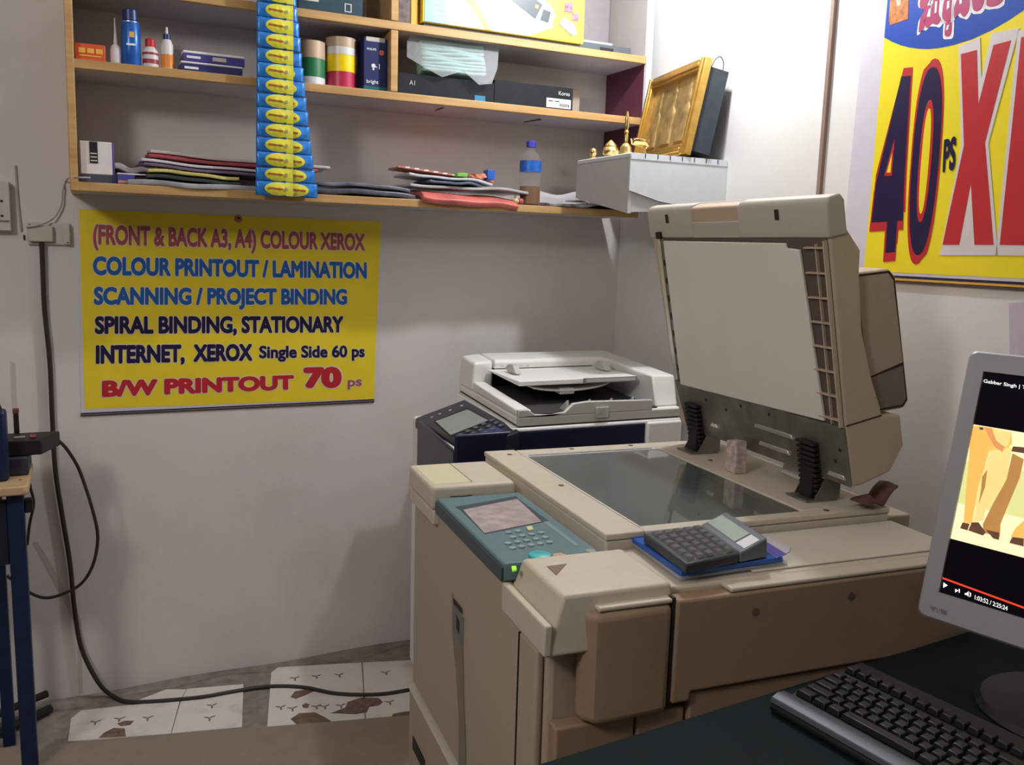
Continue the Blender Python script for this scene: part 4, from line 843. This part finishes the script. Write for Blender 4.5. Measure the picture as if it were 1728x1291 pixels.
mbx('side_cover', OFFW, 1.402, 1.52, 2.052, 2.0695, .30, .905, .006)
mbx('scanner_bed', OFFW, .985, 1.52, 2.058, 2.655, .8455, .911, .006)
mbx('bed_seam', GROOVE, 1.003, 1.515, 2.07, 2.65, .9112, .9145, 0)
# sloping control panel
f1, f2, b1, b2 = onz(700, 705, .855), onz(781, 757, .855), None, onz(878, 725, .912)
b1 = onplane(785, 673, f1, (f2-f1).cross(b2-f1))
dn = Vector((0, 0, -.035))
cp_ = MB().hexa([f1+dn, f2+dn, b2+dn*2, b1+dn*2, f1, f2, b2, b1]).build('control_panel', NAVYL, mfp, True, .008, 3)
PN = (f2-f1).cross(b1-f1).normalized(); PN = PN if PN.z > 0 else -PN
def CC(x, y): return (660+x/3.323, 560+y/3.323)
def onp(pts, name, m, l0, l1, conv=CC, par=cp_):
    q = [onplane(*conv(*p), f1, PN) for p in pts]
    m_ = MB(); m_.hexa([v+PN*l0 for v in q]+[v+PN*l1 for v in q]) if len(q) == 4 else None
    return m_.build(name, m, par, True)
onp([(238, 503), (430, 425), (560, 500), (335, 592)], 'screen_bezel', BLACK, .0005, .0012)
onp([(250, 505), (430, 438), (545, 500), (335, 582)], 'screen', LCD, .0013, .0022)
onp([(365, 625), (575, 530), (640, 560), (425, 655)], 'blue_band', mat('band_blue', (.035, .05, .16), .35), .0005, .0015)
for i in range(5):
    for j in range(3):
        x, y = 372+44*i+26*j, 580-20*i+14*j
        onp([(x, y), (x+22, y-9), (x+34, y-1), (x+12, y+8)], 'panel_key', mat('mfp_key', (.10, .11, .14), .35), .0006, .003)
for x, y in ((265, 462), (322, 442), (388, 416), (220, 480)): onp([(x, y), (x+14, y-5), (x+18, y), (x+4, y+5)], 'indicator', mat('indicator_grey', (.4, .42, .5), .4), .0006, .0015)
v = onplane(*CC(464, 609), f1, PN); zz = PN.to_track_quat('Z', 'Y').to_matrix().to_4x4()
MB().lathe(v+PN*.0015, [(.017, 0), (.017, .002), (.014, .003)], 20, zz).build('start_button', CYAN, cp_)
v = onplane(*CC(534, 580), f1, PN); MB().lathe(v+PN*.0015, [(.007, 0), (.007, .002)], 14, zz).build('clear_button', mat('key_cream', (.72, .68, .55), .4), cp_)
# document feeder
fd = mbx('feeder_base', OFFW, 1.0, 1.53, 2.078, 2.66, .9147, .938, .006)
m_ = MB(); m_.prism([(1.0, .938), (1.0, .958), (1.03, .958), (1.05, .944), (1.10, .940), (1.14, .946), (1.165, .968), (1.21, .972), (1.42, .967), (1.42, .938)], lambda a, b, d: sh(a, d, b), 2.062, 2.077); nw = m_.build('front_rail', OFFWD, fd, True, .002)
m_ = MB(); m_.prism([(1.0, .915), (1.53, .915), (1.53, .938), (1.0, .938)], lambda a, b, d: sh(a, d, b), 2.062, 2.077); m_.build('front_rail', OFFWD, fd, True, .002)
mbx('clip_plate', mat('clip_grey', (.60, .60, .58), .35), 1.235, 1.275, 2.058, 2.0615, .925, .955, .001, par=fd)
for x in (1.24, 1.25, 1.26): mbx('clip_rib', OFFWD, x, x+.005, 2.056, 2.0579, .935, .955, 0, par=fd)
m_ = MB(); m_.hexa([sh(1.0, 2.078, .9385), sh(1.045, 2.078, .9385), sh(1.045, 2.50, .9385), sh(1.0, 2.50, .9385), sh(1.0, 2.078, .958), sh(1.045, 2.078, .955), sh(1.045, 2.50, .965), sh(1.0, 2.50, .968)]); m_.build('left_rail', OFFW, fd, True, .006, 3)
# rear hood bridging the tray
m_ = MB(); m_.hexa([sh(.995, 2.505, .9385), sh(1.07, 2.505, .9385), sh(1.07, 2.658, .9385), sh(.995, 2.658, .9385), sh(1.005, 2.505, 1.026), sh(1.07, 2.505, 1.030), sh(1.07, 2.65, 1.036), sh(1.005, 2.65, 1.03)]); m_.build('hood_end', OFFW, fd, True, .010, 4)
m_ = MB(); m_.prism([(2.50, 1.034), (2.49, 1.024), (2.495, 1.006), (2.52, 1.004), (2.655, 1.0), (2.655, 1.030), (2.63, 1.038)], lambda a, b, d: sh(d, a, b), 1.0705, 1.53); hd = m_.build('hood', OFFW, fd, True, .004, 3)
mbx('hood_back', BLACK, 1.0705, 1.45, 2.56, 2.65, .9385, .9995, 0, par=fd)
for k in range(5): mbx('hood_text', OFFWD, 1.09+.022*k, 1.102+.022*k, 2.4925, 2.4945, 1.012, 1.018, 0, par=hd)
m_ = MB(); m_.hexa([sh(1.452, 2.10, .9385), sh(1.53, 2.10, .9385), sh(1.53, 2.655, .9385), sh(1.452, 2.655, .9385), sh(1.452, 2.13, 1.026), sh(1.53, 2.13, 1.024), sh(1.53, 2.49, 1.036), sh(1.452, 2.49, 1.036)]); m_.build('right_block', OFFW, fd, True, .006, 3)
m_ = MB(); m_.hexa([sh(1.05, 2.20, .9983), sh(1.44, 2.20, .9983), sh(1.44, 2.50, 1.0), sh(1.05, 2.50, 1.0), sh(1.05, 2.20, 1.012), sh(1.44, 2.20, 1.014), sh(1.44, 2.50, 1.0035), sh(1.05, 2.50, 1.0035)]); it = m_.build('input_tray', OFFW, fd, True, .005, 3)
MB().grid(lambda u, v: sh(1.08+.27*u, 2.21+.2*v, .9975-.020*sin(pi*u)**.6*(1-v*.3)), 14, 4).build('tray_belly', OFFW, it, True, solid=.004)
mbx('tray_boss', OFFW, 1.185, 1.235, 2.212, 2.26, .966, .985, .006, par=it)
mbx('tray_label', mat('label_grey', (.26, .27, .28), .4), 1.255, 1.438, 2.196, 2.1995, .999, 1.014, 0, par=it); mbx('label_face', OFFWD, 1.262, 1.43, 2.1945, 2.1958, 1.002, 1.011, 0, par=it)
for x in (1.085, 1.395): MB().prism([(2.33, 1.012), (2.40, 1.008), (2.44, 1.016), (2.40, 1.034), (2.36, 1.036)], lambda a, b, d: sh(d, a, b), x, x+.02).build('paper_guide', OFFWD, it, True, .003)
mbx('output_tray', mat('tray_dark', (.05, .05, .05), .5), 1.05, 1.45, 2.085, 2.555, .9385, .942, 0, par=fd)
for k in range(4): MB().prism([(2.085, .942), (2.14, .942), (2.09, .973)], lambda a, b, d: sh(d, a, b), 1.155+.07*k, 1.161+.07*k).build('stack_fin', OFFWD, fd, True)

# ------------------------------------------------------------------ desk, keyboard, monitor
DZ = .745
q = [onz(905, 1291, DZ), onz(1225, 1180, DZ), onz(1540, 1097, DZ)]; e0 = (q[2]-q[0]).normalized(); A_ = q[0]-e0*.15; B_ = q[0]+e0*1.19
B_ = Vector((min(B_.x, 1.60), B_.y, 0)); dk = thing('computer_desk', 'dark green topped desk at the lower right carrying keyboard and monitor', 'desk', (1.0, .5, 0))
P4 = [(A_.x, A_.y), (B_.x, B_.y), (B_.x-.03, .05), (A_.x+.08, .05)]
MB().prism(P4[::-1], lambda a, b, d: Vector((a, b, d)), DZ-.025, DZ).build('desk_top', DESK, dk, bevel=.002)
for x, y in ((A_.x+.05, A_.y-.04), (B_.x-.06, B_.y-.06), (A_.x+.12, .1), (B_.x-.1, .1)): bx('leg', BLACK, (x-.02, x+.02, y-.02, y+.02, 0, DZ-.0255), dk, True)
# keyboard
ka = R(-83); ko = onz(1298, 1176, DZ+.022); kb = thing('keyboard', 'black computer keyboard with grey palm strip on the dark desk', 'keyboard', (ko.x, ko.y, DZ), ka)
KW, KD = .44, .20        # local x along the rows, local y away from the user
m_ = MB(); m_.hexa([Vector(p) for p in ((0, 0, .0), (KW, 0, .0), (KW, KD, 0), (0, KD, 0), (0, 0, .014), (KW, 0, .014), (KW, KD, .03), (0, KD, .03))]); m_.build('case', BLACK, kb, False, .006, 3)
m_ = MB(); m_.prism([(.001, .0145), (.004, .021), (.016, .0255), (.030, .024), (.036, .0195), (.036, .017)], lambda a, b, d: Vector((d, a, b)), .0, KW); m_.build('palm_strip', mat('strip_grey', (.075, .082, .10), .42, 0), kb, False, .003)
KEY = mat('key_black', (.010, .010, .012), .4, var=.1); U = .0188
rows = [(.044, [1.5, 1.25, 1.25, 6, 1.25, 1.25, 1.5]), (.0628, [2.25]+[1]*10+[2.75]), (.0816, [1.75]+[1]*11+[2.25]), (.1004, [1.5]+[1]*12+[1.5]), (.1192, [1]*13+[2]), (.150, [1]*14)]
for y, ws in rows:
    x = .008
    for w_ in ws:
        x1 = x+U*w_; z = .0146+y*.08
        b = [(x+.0006, y), (x1-.0006, y), (x1-.0006, y+.0176), (x+.0006, y+.0176)]; tq_ = [(x+.003, y+.0025), (x1-.003, y+.0025), (x1-.003, y+.0165), (x+.003, y+.0165)]
        MB().hexa([Vector((*p, z)) for p in b]+[Vector((*p, z+.0085)) for p in tq_]).build('key', KEY, kb, False, .0012, 2); x = x1
for j, (y, n) in enumerate(((.044, 3), (.0816, 3), (.1004, 3), (.150, 3))):
    for k in range(n):
        x = .300+U*k; z = .0146+y*.08
        MB().hexa([Vector((p[0], p[1], z)) for p in ((x, y), (x+.0176, y), (x+.0176, y+.0176), (x, y+.0176))]+[Vector((p[0], p[1], z+.0085)) for p in ((x+.0025, y+.0025), (x+.015, y+.0025), (x+.015, y+.0165), (x+.0025, y+.0165))]).build('key', KEY, kb, False, .0012, 2)
# monitor
ma = R(104.6-180); HX = Vector((cos(ma), sin(ma), 0)); MN = Vector((sin(ma), -cos(ma), 0)); mt = R(12.5)
MU = Vector((0, 0, 1))*cos(mt)-MN*sin(mt); MF = MN*cos(mt)+Vector((0, 0, 1))*sin(mt)
M0 = onz(1545, 1036, .84); MWd, MHt = .41, .415
def mp(a, b, d=0): return M0+HX*a+MU*b+MF*d
mon = thing('monitor', 'silver framed computer monitor playing a video on the dark desk', 'monitor', (M0.x+HX.x*.2+.06, M0.y+HX.y*.2, DZ))
m_ = MB(); oc = []
for cx_, cy_, a0 in ((MWd-.012, .012, -90), (MWd-.012, MHt-.012, 0), (.012, MHt-.012, 90), (.012, .012, 180)):
    for k in range(5): t_ = R(a0+22.5*k); oc.append((cx_+.012*cos(t_), cy_+.012*sin(t_)))
ic = []
for (x_, y_), n_ in zip(((MWd-.0262, .0425), (MWd-.0262, MHt-.0302), (.0262, MHt-.0302), (.0262, .0425)), (5, 5, 5, 5)): ic += [(x_, y_)]*n_
N_ = len(oc); vo = [[m_.bm.verts.new(mp(*p, d)) for p in oc] for d in (-.03, -.004)]; vf = [m_.bm.verts.new(mp(x*.985+MWd*.0075, y*.985+MHt*.0075, 0)) for x, y in oc]
vi = [[m_.bm.verts.new(mp(*p, d)) for p in ((MWd-.0262, .0425), (MWd-.0262, MHt-.0302), (.0262, MHt-.0302), (.0262, .0425))] for d in (-.012, -.001)]
for k in range(N_):
    j = (k+1) % N_; m_._face([vo[0][k], vo[0][j], vo[1][j], vo[1][k]]); m_._face([vo[1][k], vo[1][j], vf[j], vf[k]])
    if k % 5 == 4: m_._face([vf[k], vf[j], vi[1][j//5], vi[1][k//5]])
    else: m_._face([vf[k], vf[j], vi[1][k//5]])
for k in range(4): m_._face([vi[1][k], vi[1][(k+1) % 4], vi[0][(k+1) % 4], vi[0][k]])
m_.build('bezel', BEZEL, mon, smooth=30)
MB().prism([(.01, .01), (MWd-.01, .01), (MWd-.01, MHt-.01), (.01, MHt-.01)], mp, -.055, -.0302).build('back_shell', BLACK, mon, bevel=.006)
scr = MB().prism([(.0255, .0418), (MWd-.0255, .0418), (MWd-.0255, MHt-.0298), (.0255, MHt-.0298)], mp, -.012, -.006).build('screen', mat('screen_black', (.006, .005, .010), .15, var=0), mon)
def mq(px, py):
    q = onplane(px, py, mp(0, 0, -.006), MF)-mp(0, 0, -.006); return (q.dot(HX), q.dot(MU))
def em(name, c, e=1.0): return mat(name, c, .5, var=.12, scale=40, emit=e, spec=.1) if name not in MATS else MATS[name]
def D1(x, y): return (1590+x/7.174, 600+y/7.174)
def D2(x, y): return (1560+x/4.034, 760+y/4.034)
v0, v1 = mq(*D1(330, 825)), mq(*D2(140, 590)); SL, SRr = .0262, MWd-.0262
def spoly(name, pts, m, k): return MB().prism(pts, mp, -.006+.0002*k, -.0058+.0002*k).build(name, m, scr)
spoly('video_picture', [(SL, v1[1]), (SRr, v1[1]), (SRr, v0[1]), (SL, v0[1])], em('video_sand', (.88, .74, .45)), 1)
spoly('video_green', [(SL, v1[1]+.055), (SRr, v1[1]+.055), (SRr, v1[1]+.13), (SL, v1[1]+.12)], em('video_grass', (.62, .62, .25)), 2)
kh = em('video_khaki', (.72, .42, .10)); kl = em('video_khaki_light', (.84, .58, .22)); kd = em('video_brown', (.40, .20, .06)); bt = em('video_boot', (.10, .05, .03)); sk = em('video_skin', (.62, .27, .10))
def vp(name, pts, m, k, conv=D2): return spoly(name, [mq(*conv(*p)) for p in pts], m, k)
vp('trouser_leg', [(310, -20), (450, -20), (410, 120), (370, 240), (345, 380), (325, 500), (268, 490), (285, 250), (300, 100)], kh, 3)
vp('trouser_leg', [(450, -20), (600, -20), (560, 200), (480, 330), (420, 400), (400, 480), (330, 490), (360, 350), (400, 200)], kl, 3)
vp('trouser_leg', [(600, 20), (678, 60), (650, 190), (590, 330), (520, 500), (515, 590), (400, 560), (400, 500), (470, 360), (560, 200)], kd, 4)
vp('trouser_leg', [(678, 480), (760, 500), (760, 640), (590, 590), (620, 530)], kh, 4)
vp('trouser_hip', [(335, 860), (430, 850), (620, 880), (840, 930), (850, 1060), (800, 1130), (560, 1150), (330, 1120)], kh, 3, D1)
vp('trouser_hip', [(620, 885), (840, 930), (800, 1100), (640, 1080)], kl, 4, D1)
vp('forearm', [(510, 870), (600, 880), (660, 1030), (760, 1110), (730, 1170), (640, 1110), (570, 990)], sk, 5, D1)
vp('belt', [(860, 1100), (1100, 1120), (1100, 1200), (840, 1160)], bt, 5, D1)
vp('wrist_band', [(450, 870), (500, 870), (500, 900), (460, 900)], em('video_navy', (.05, .04, .12)), 5, D1)
vp('trouser_fold', [(395, 180), (430, 130), (415, 250), (370, 370), (385, 280)], kd, 5)
for p in ([(262, 490), (310, 500), (295, 545), (245, 530)], [(325, 490), (370, 490), (420, 560), (400, 580), (300, 545)], [(420, 540), (510, 560), (510, 610), (470, 600)], [(600, 590), (678, 600), (678, 655), (580, 630)]): vp('boot', p, bt, 6)
vp('progress_bar', [(105, 856), (760, 1095), (760, 1108), (105, 868)], em('bar_red', (.85, .05, .03)), 2)
WE = em('screen_white', (.80, .80, .80))
vp('play_mark', [(130, 898), (160, 920), (128, 936)], WE, 2); vp('next_mark', [(210, 942), (232, 955), (210, 968)], WE, 2); vp('next_mark_bar', [(234, 942), (242, 945), (242, 970), (234, 967)], WE, 2)
vp('speaker_mark', [(275, 972), (290, 970), (302, 958), (302, 998), (290, 985), (276, 984)], WE, 2); vp('speaker_wave', [(306, 964), (318, 972), (318, 992), (306, 1000), (312, 982)], WE, 2)
def stext(s, pts, conv, off): lettering('screen_text', s, [onplane(*conv(*p), mp(0, 0, -.006), MF) for p in pts], WE, scr, MF, .0006, off)
stext('1:03:52 / 2:25:24', ((345, 984), (568, 1062), (566, 1092), (343, 1014)), D2, .01)
stext('Gabbar Singh | T', ((505, 286), (1020, 366), (1010, 420), (500, 340)), D1, .012)
lettering('maker_word', 'HP L1906', [mp(.020, .020, .0), mp(.045, .020, .0), mp(.045, .013, 0), mp(.020, .013, 0)], mat('word_grey', (.15, .15, .16), .5), mon, MF, .0006, .0)
bc = mp(.205, 0, 0); nk = Vector((bc.x, bc.y, 0))-MN*.05
MB().box(-.04, .04, -.012, .012, DZ+.016, .98, Matrix.Translation((nk.x, nk.y, 0)) @ Matrix.Rotation(ma, 4, 'Z')).build('neck', BLACK, mon, bevel=.004)
MB().lathe((nk.x, nk.y, DZ), [(.118, 0), (.120, .004), (.112, .012), (.06, .0155)], 40).build('stand_base', BLACK, mon)

# ------------------------------------------------------------------ blue machine table at the left edge
tb = thing('machine_table', 'narrow blue steel table with plank top at the left frame edge', 'table', (-.35, 2.5, 0))
MB().prism([(-.72, 2.365), (-.162, 2.365), (-.154, 2.375), (-.157, 2.62), (-.72, 2.62)], lambda a, b, d: Vector((a, b, d)), .757, .780).build('plank_top', WOODP, tb, bevel=.004)
for x, y in ((-.175, 2.43), (-.185, 2.52)): MB().lathe((x, y, .7801), [(.004, 0), (.004, .0008)], 10).build('nail_head', mat('rusty', (.20, .09, .05), .8), tb)
bx('leg', BLUEM, (-.205, -.168, 2.40, 2.435, 0, .7565), tb, True); bx('leg', BLUEM, (-.262, -.232, 2.59, 2.615, 0, .7565), tb, True)
bx('leg', BLUEM, (-.70, -.665, 2.40, 2.435, 0, .7565), tb, True); bx('leg', BLUEM, (-.70, -.67, 2.59, 2.615, 0, .7565), tb, True)
bx('apron', mat('apron_dark', (.010, .013, .03), .5), (-.664, -.2055, 2.405, 2.43, .575, .735), tb, True)
bx('corner_bracket', BLACK, (-.1675, -.150, 2.41, 2.43, .70, .735), tb, True)
MB().tube([(-.40, 2.60, .05), (-.25, 2.70, .055), (-.160, 2.75, .058)], .011).build('foot_bar', BLACK, tb); MB().tube([(-.40, 2.56, .022), (-.25, 2.66, .02), (-.152, 2.735, .018)], .013).build('foot_bar', BLACK, tb)
mc = thing('bench_machine', 'dark blue bench machine standing on the plank at the left edge', 'machine', (-.27, 2.5, .7805))
bx('base_block', mat('machine_base', (.028, .03, .045), .5, var=.3), (-.36, -.158, 2.47, 2.60, .7806, .828), mc, True, .005)
bx('column', BLUEM, (-.26, -.198, 2.42, 2.4685, .7806, .955), mc, True, .008)
bx('red_knob_post', BLACK, (-.194, -.182, 2.584, 2.597, .8285, .918), mc, True); bx('red_cap', mat('cap_rust', (.18, .05, .04), .6), (-.195, -.181, 2.583, 2.598, .9185, .931), mc, True)
MB().tube(catmull([(-.30, 2.45, .955), (-.27, 2.45, 1.01), (-.225, 2.45, .995), (-.207, 2.45, .95)], 6), .0025, 6).build('wire_loop', CABLE, mc)
ps = thing('power_strip', 'black power strip lying across the machine base with red switch', 'power strip', (-.12, 2.54, .829))
MB().hexa([Vector(p) for p in ((-.30, 2.48, .8288), (-.128, 2.48, .8288), (-.088, 2.58, .8288), (-.30, 2.58, .8288), (-.30, 2.48, .868), (-.128, 2.48, .868), (-.088, 2.58, .868), (-.30, 2.58, .868))]).build('strip_body', BLACK, ps, bevel=.003)
bx('red_switch', mat('switch_red', (.25, .03, .04), .4), (-.155, -.140, 2.50, 2.53, .8683, .873), ps, True); bx('socket_plate', mat('socket_cream', (.30, .31, .20), .5), (-.19, -.165, 2.51, 2.53, .8683, .870), ps, True)

# ------------------------------------------------------------------ switchboard and cables on the left
sb = thing('switchboard', 'white wall switchboard cut by the left frame edge above the table', 'switchboard', (-.24, YB, 1.45))
bx('board', mat('board_white', (.60, .55, .53), .5), (-.40, -.188, YB-.03, YB-.0005, 1.385, 1.515), sb, True)
for x, z in ((-.207, 1.463), (-.208, 1.424)): bx('socket_hole', BLACK, (x-.003, x+.003, YB-.0312, YB-.0302, z-.003, z+.003), sb, True, 0)
bx('rocker_edge', mat('rocker_dark', (.22, .16, .14), .5), (-.235, -.192, YB-.0315, YB-.0302, 1.408, 1.4125), sb, True, 0)
jb = thing('socket_box', 'small cream wall socket box above the long black cable', 'socket box', (-.1, YB, 1.40))
bx('box_front', mat('box_cream', (.60, .54, .48), .5), (-.150, -.088, YB-.026, YB-.0005, 1.358, 1.402), jb, True, .004); bx('back_plate', mat('board_white', (.60, .55, .53), .5), (-.152, -.045, YB-.010, YB-.0004, 1.350, 1.41), jb, True)
bx('side_cover', mat('box_cream', (.60, .54, .48), .5), (-.064, -.047, YB-.020, YB-.0105, 1.352, 1.408), jb, True); bx('screw', BLACK, (-.055, -.051, YB-.0212, YB-.0202, 1.356, 1.359), jb, True, 0); bx('screw', BLACK, (-.147, -.144, YB-.0115, YB-.0102, 1.403, 1.406), jb, True, 0)
bx('cable_mark', BLACK, (-.162, -.158, YB-.004, YB-.0004, 1.362, 1.375), jb, True, 0)
info(MB().tube(catmull([ony(44, 384, YB-.028), ony(70, 379, YB-.030), ony(92, 367, YB-.014), ony(104, 345, YB-.012), ony(106, 322, YB-.012), ony(113, 303, YB-.02), (-.025, YB-.26, 1.522), (.01, YB-.27, 1.523)], 6), .0022, 6).build('thin_wire', mat('wire_grey', (.36, .33, .32), .5)), 'thin grey wire curving from wall socket box up to the rack', 'wire')
info(MB().tube([(-.172, YB-.003, 1.56), (-.170, YB-.003, 1.46), (-.166, YB-.003, 1.385)], .003, 6).build('wall_wire', mat('wire_pale', (.42, .37, .35), .6)), 'short pale wire running up the wall beside the switchboard', 'wire')
pts = [ony(70, 406, YB-.016), ony(72, 450, YB-.014), ony(75, 520, YB-.012), ony(84, 610, YB-.012), ony(88, 700, YB-.012), ony(93, 790, YB-.012), ony(105, 870, YB-.012), ony(118, 950, YB-.012), ony(126, 1030, YB-.013), ony(138, 1095, YB-.016), ony(165, 1150, YB-.03), onz(190, 1174, .008), onz(225, 1185, .006), onz(330, 1178, .006), onz(390, 1168, .006), onz(450, 1159, .006), onz(510, 1160, .006), onz(570, 1171, .006), onz(640, 1172, .006), onz(700, 1163, .006), onz(780, 1150, .006)]
info(MB().tube(catmull(pts, 6), .0065, 8).build('power_cable', CABLE), 'long black cable hanging from the socket box and running over the floor', 'cable')
def o27(px, py, y=2.66): return ony(px, py, y)
pts = [o27(97, 742, 2.575), o27(112, 757, 2.60), o27(130, 785), o27(142, 815), o27(156, 860), o27(165, 905), o27(158, 950), o27(140, 982), o27(112, 1000), o27(78, 1009), o27(50, 1000), o27(30, 985, 2.655), o27(12, 972, 2.65)]
info(MB().tube(catmull(pts, 6), .0045, 8).build('power_cable', CABLE), 'thinner black cable looping from power strip back under the table', 'cable')
pts = [(-.16, 2.50, .755), o27(52, 825, 2.50), o27(57, 850, 2.50), o27(50, 885, 2.50), o27(46, 920, 2.50)]
info(MB().tube(catmull(pts, 6), .0035, 8).build('power_cable', CABLE), 'short black cable hanging just under the plank end', 'cable')
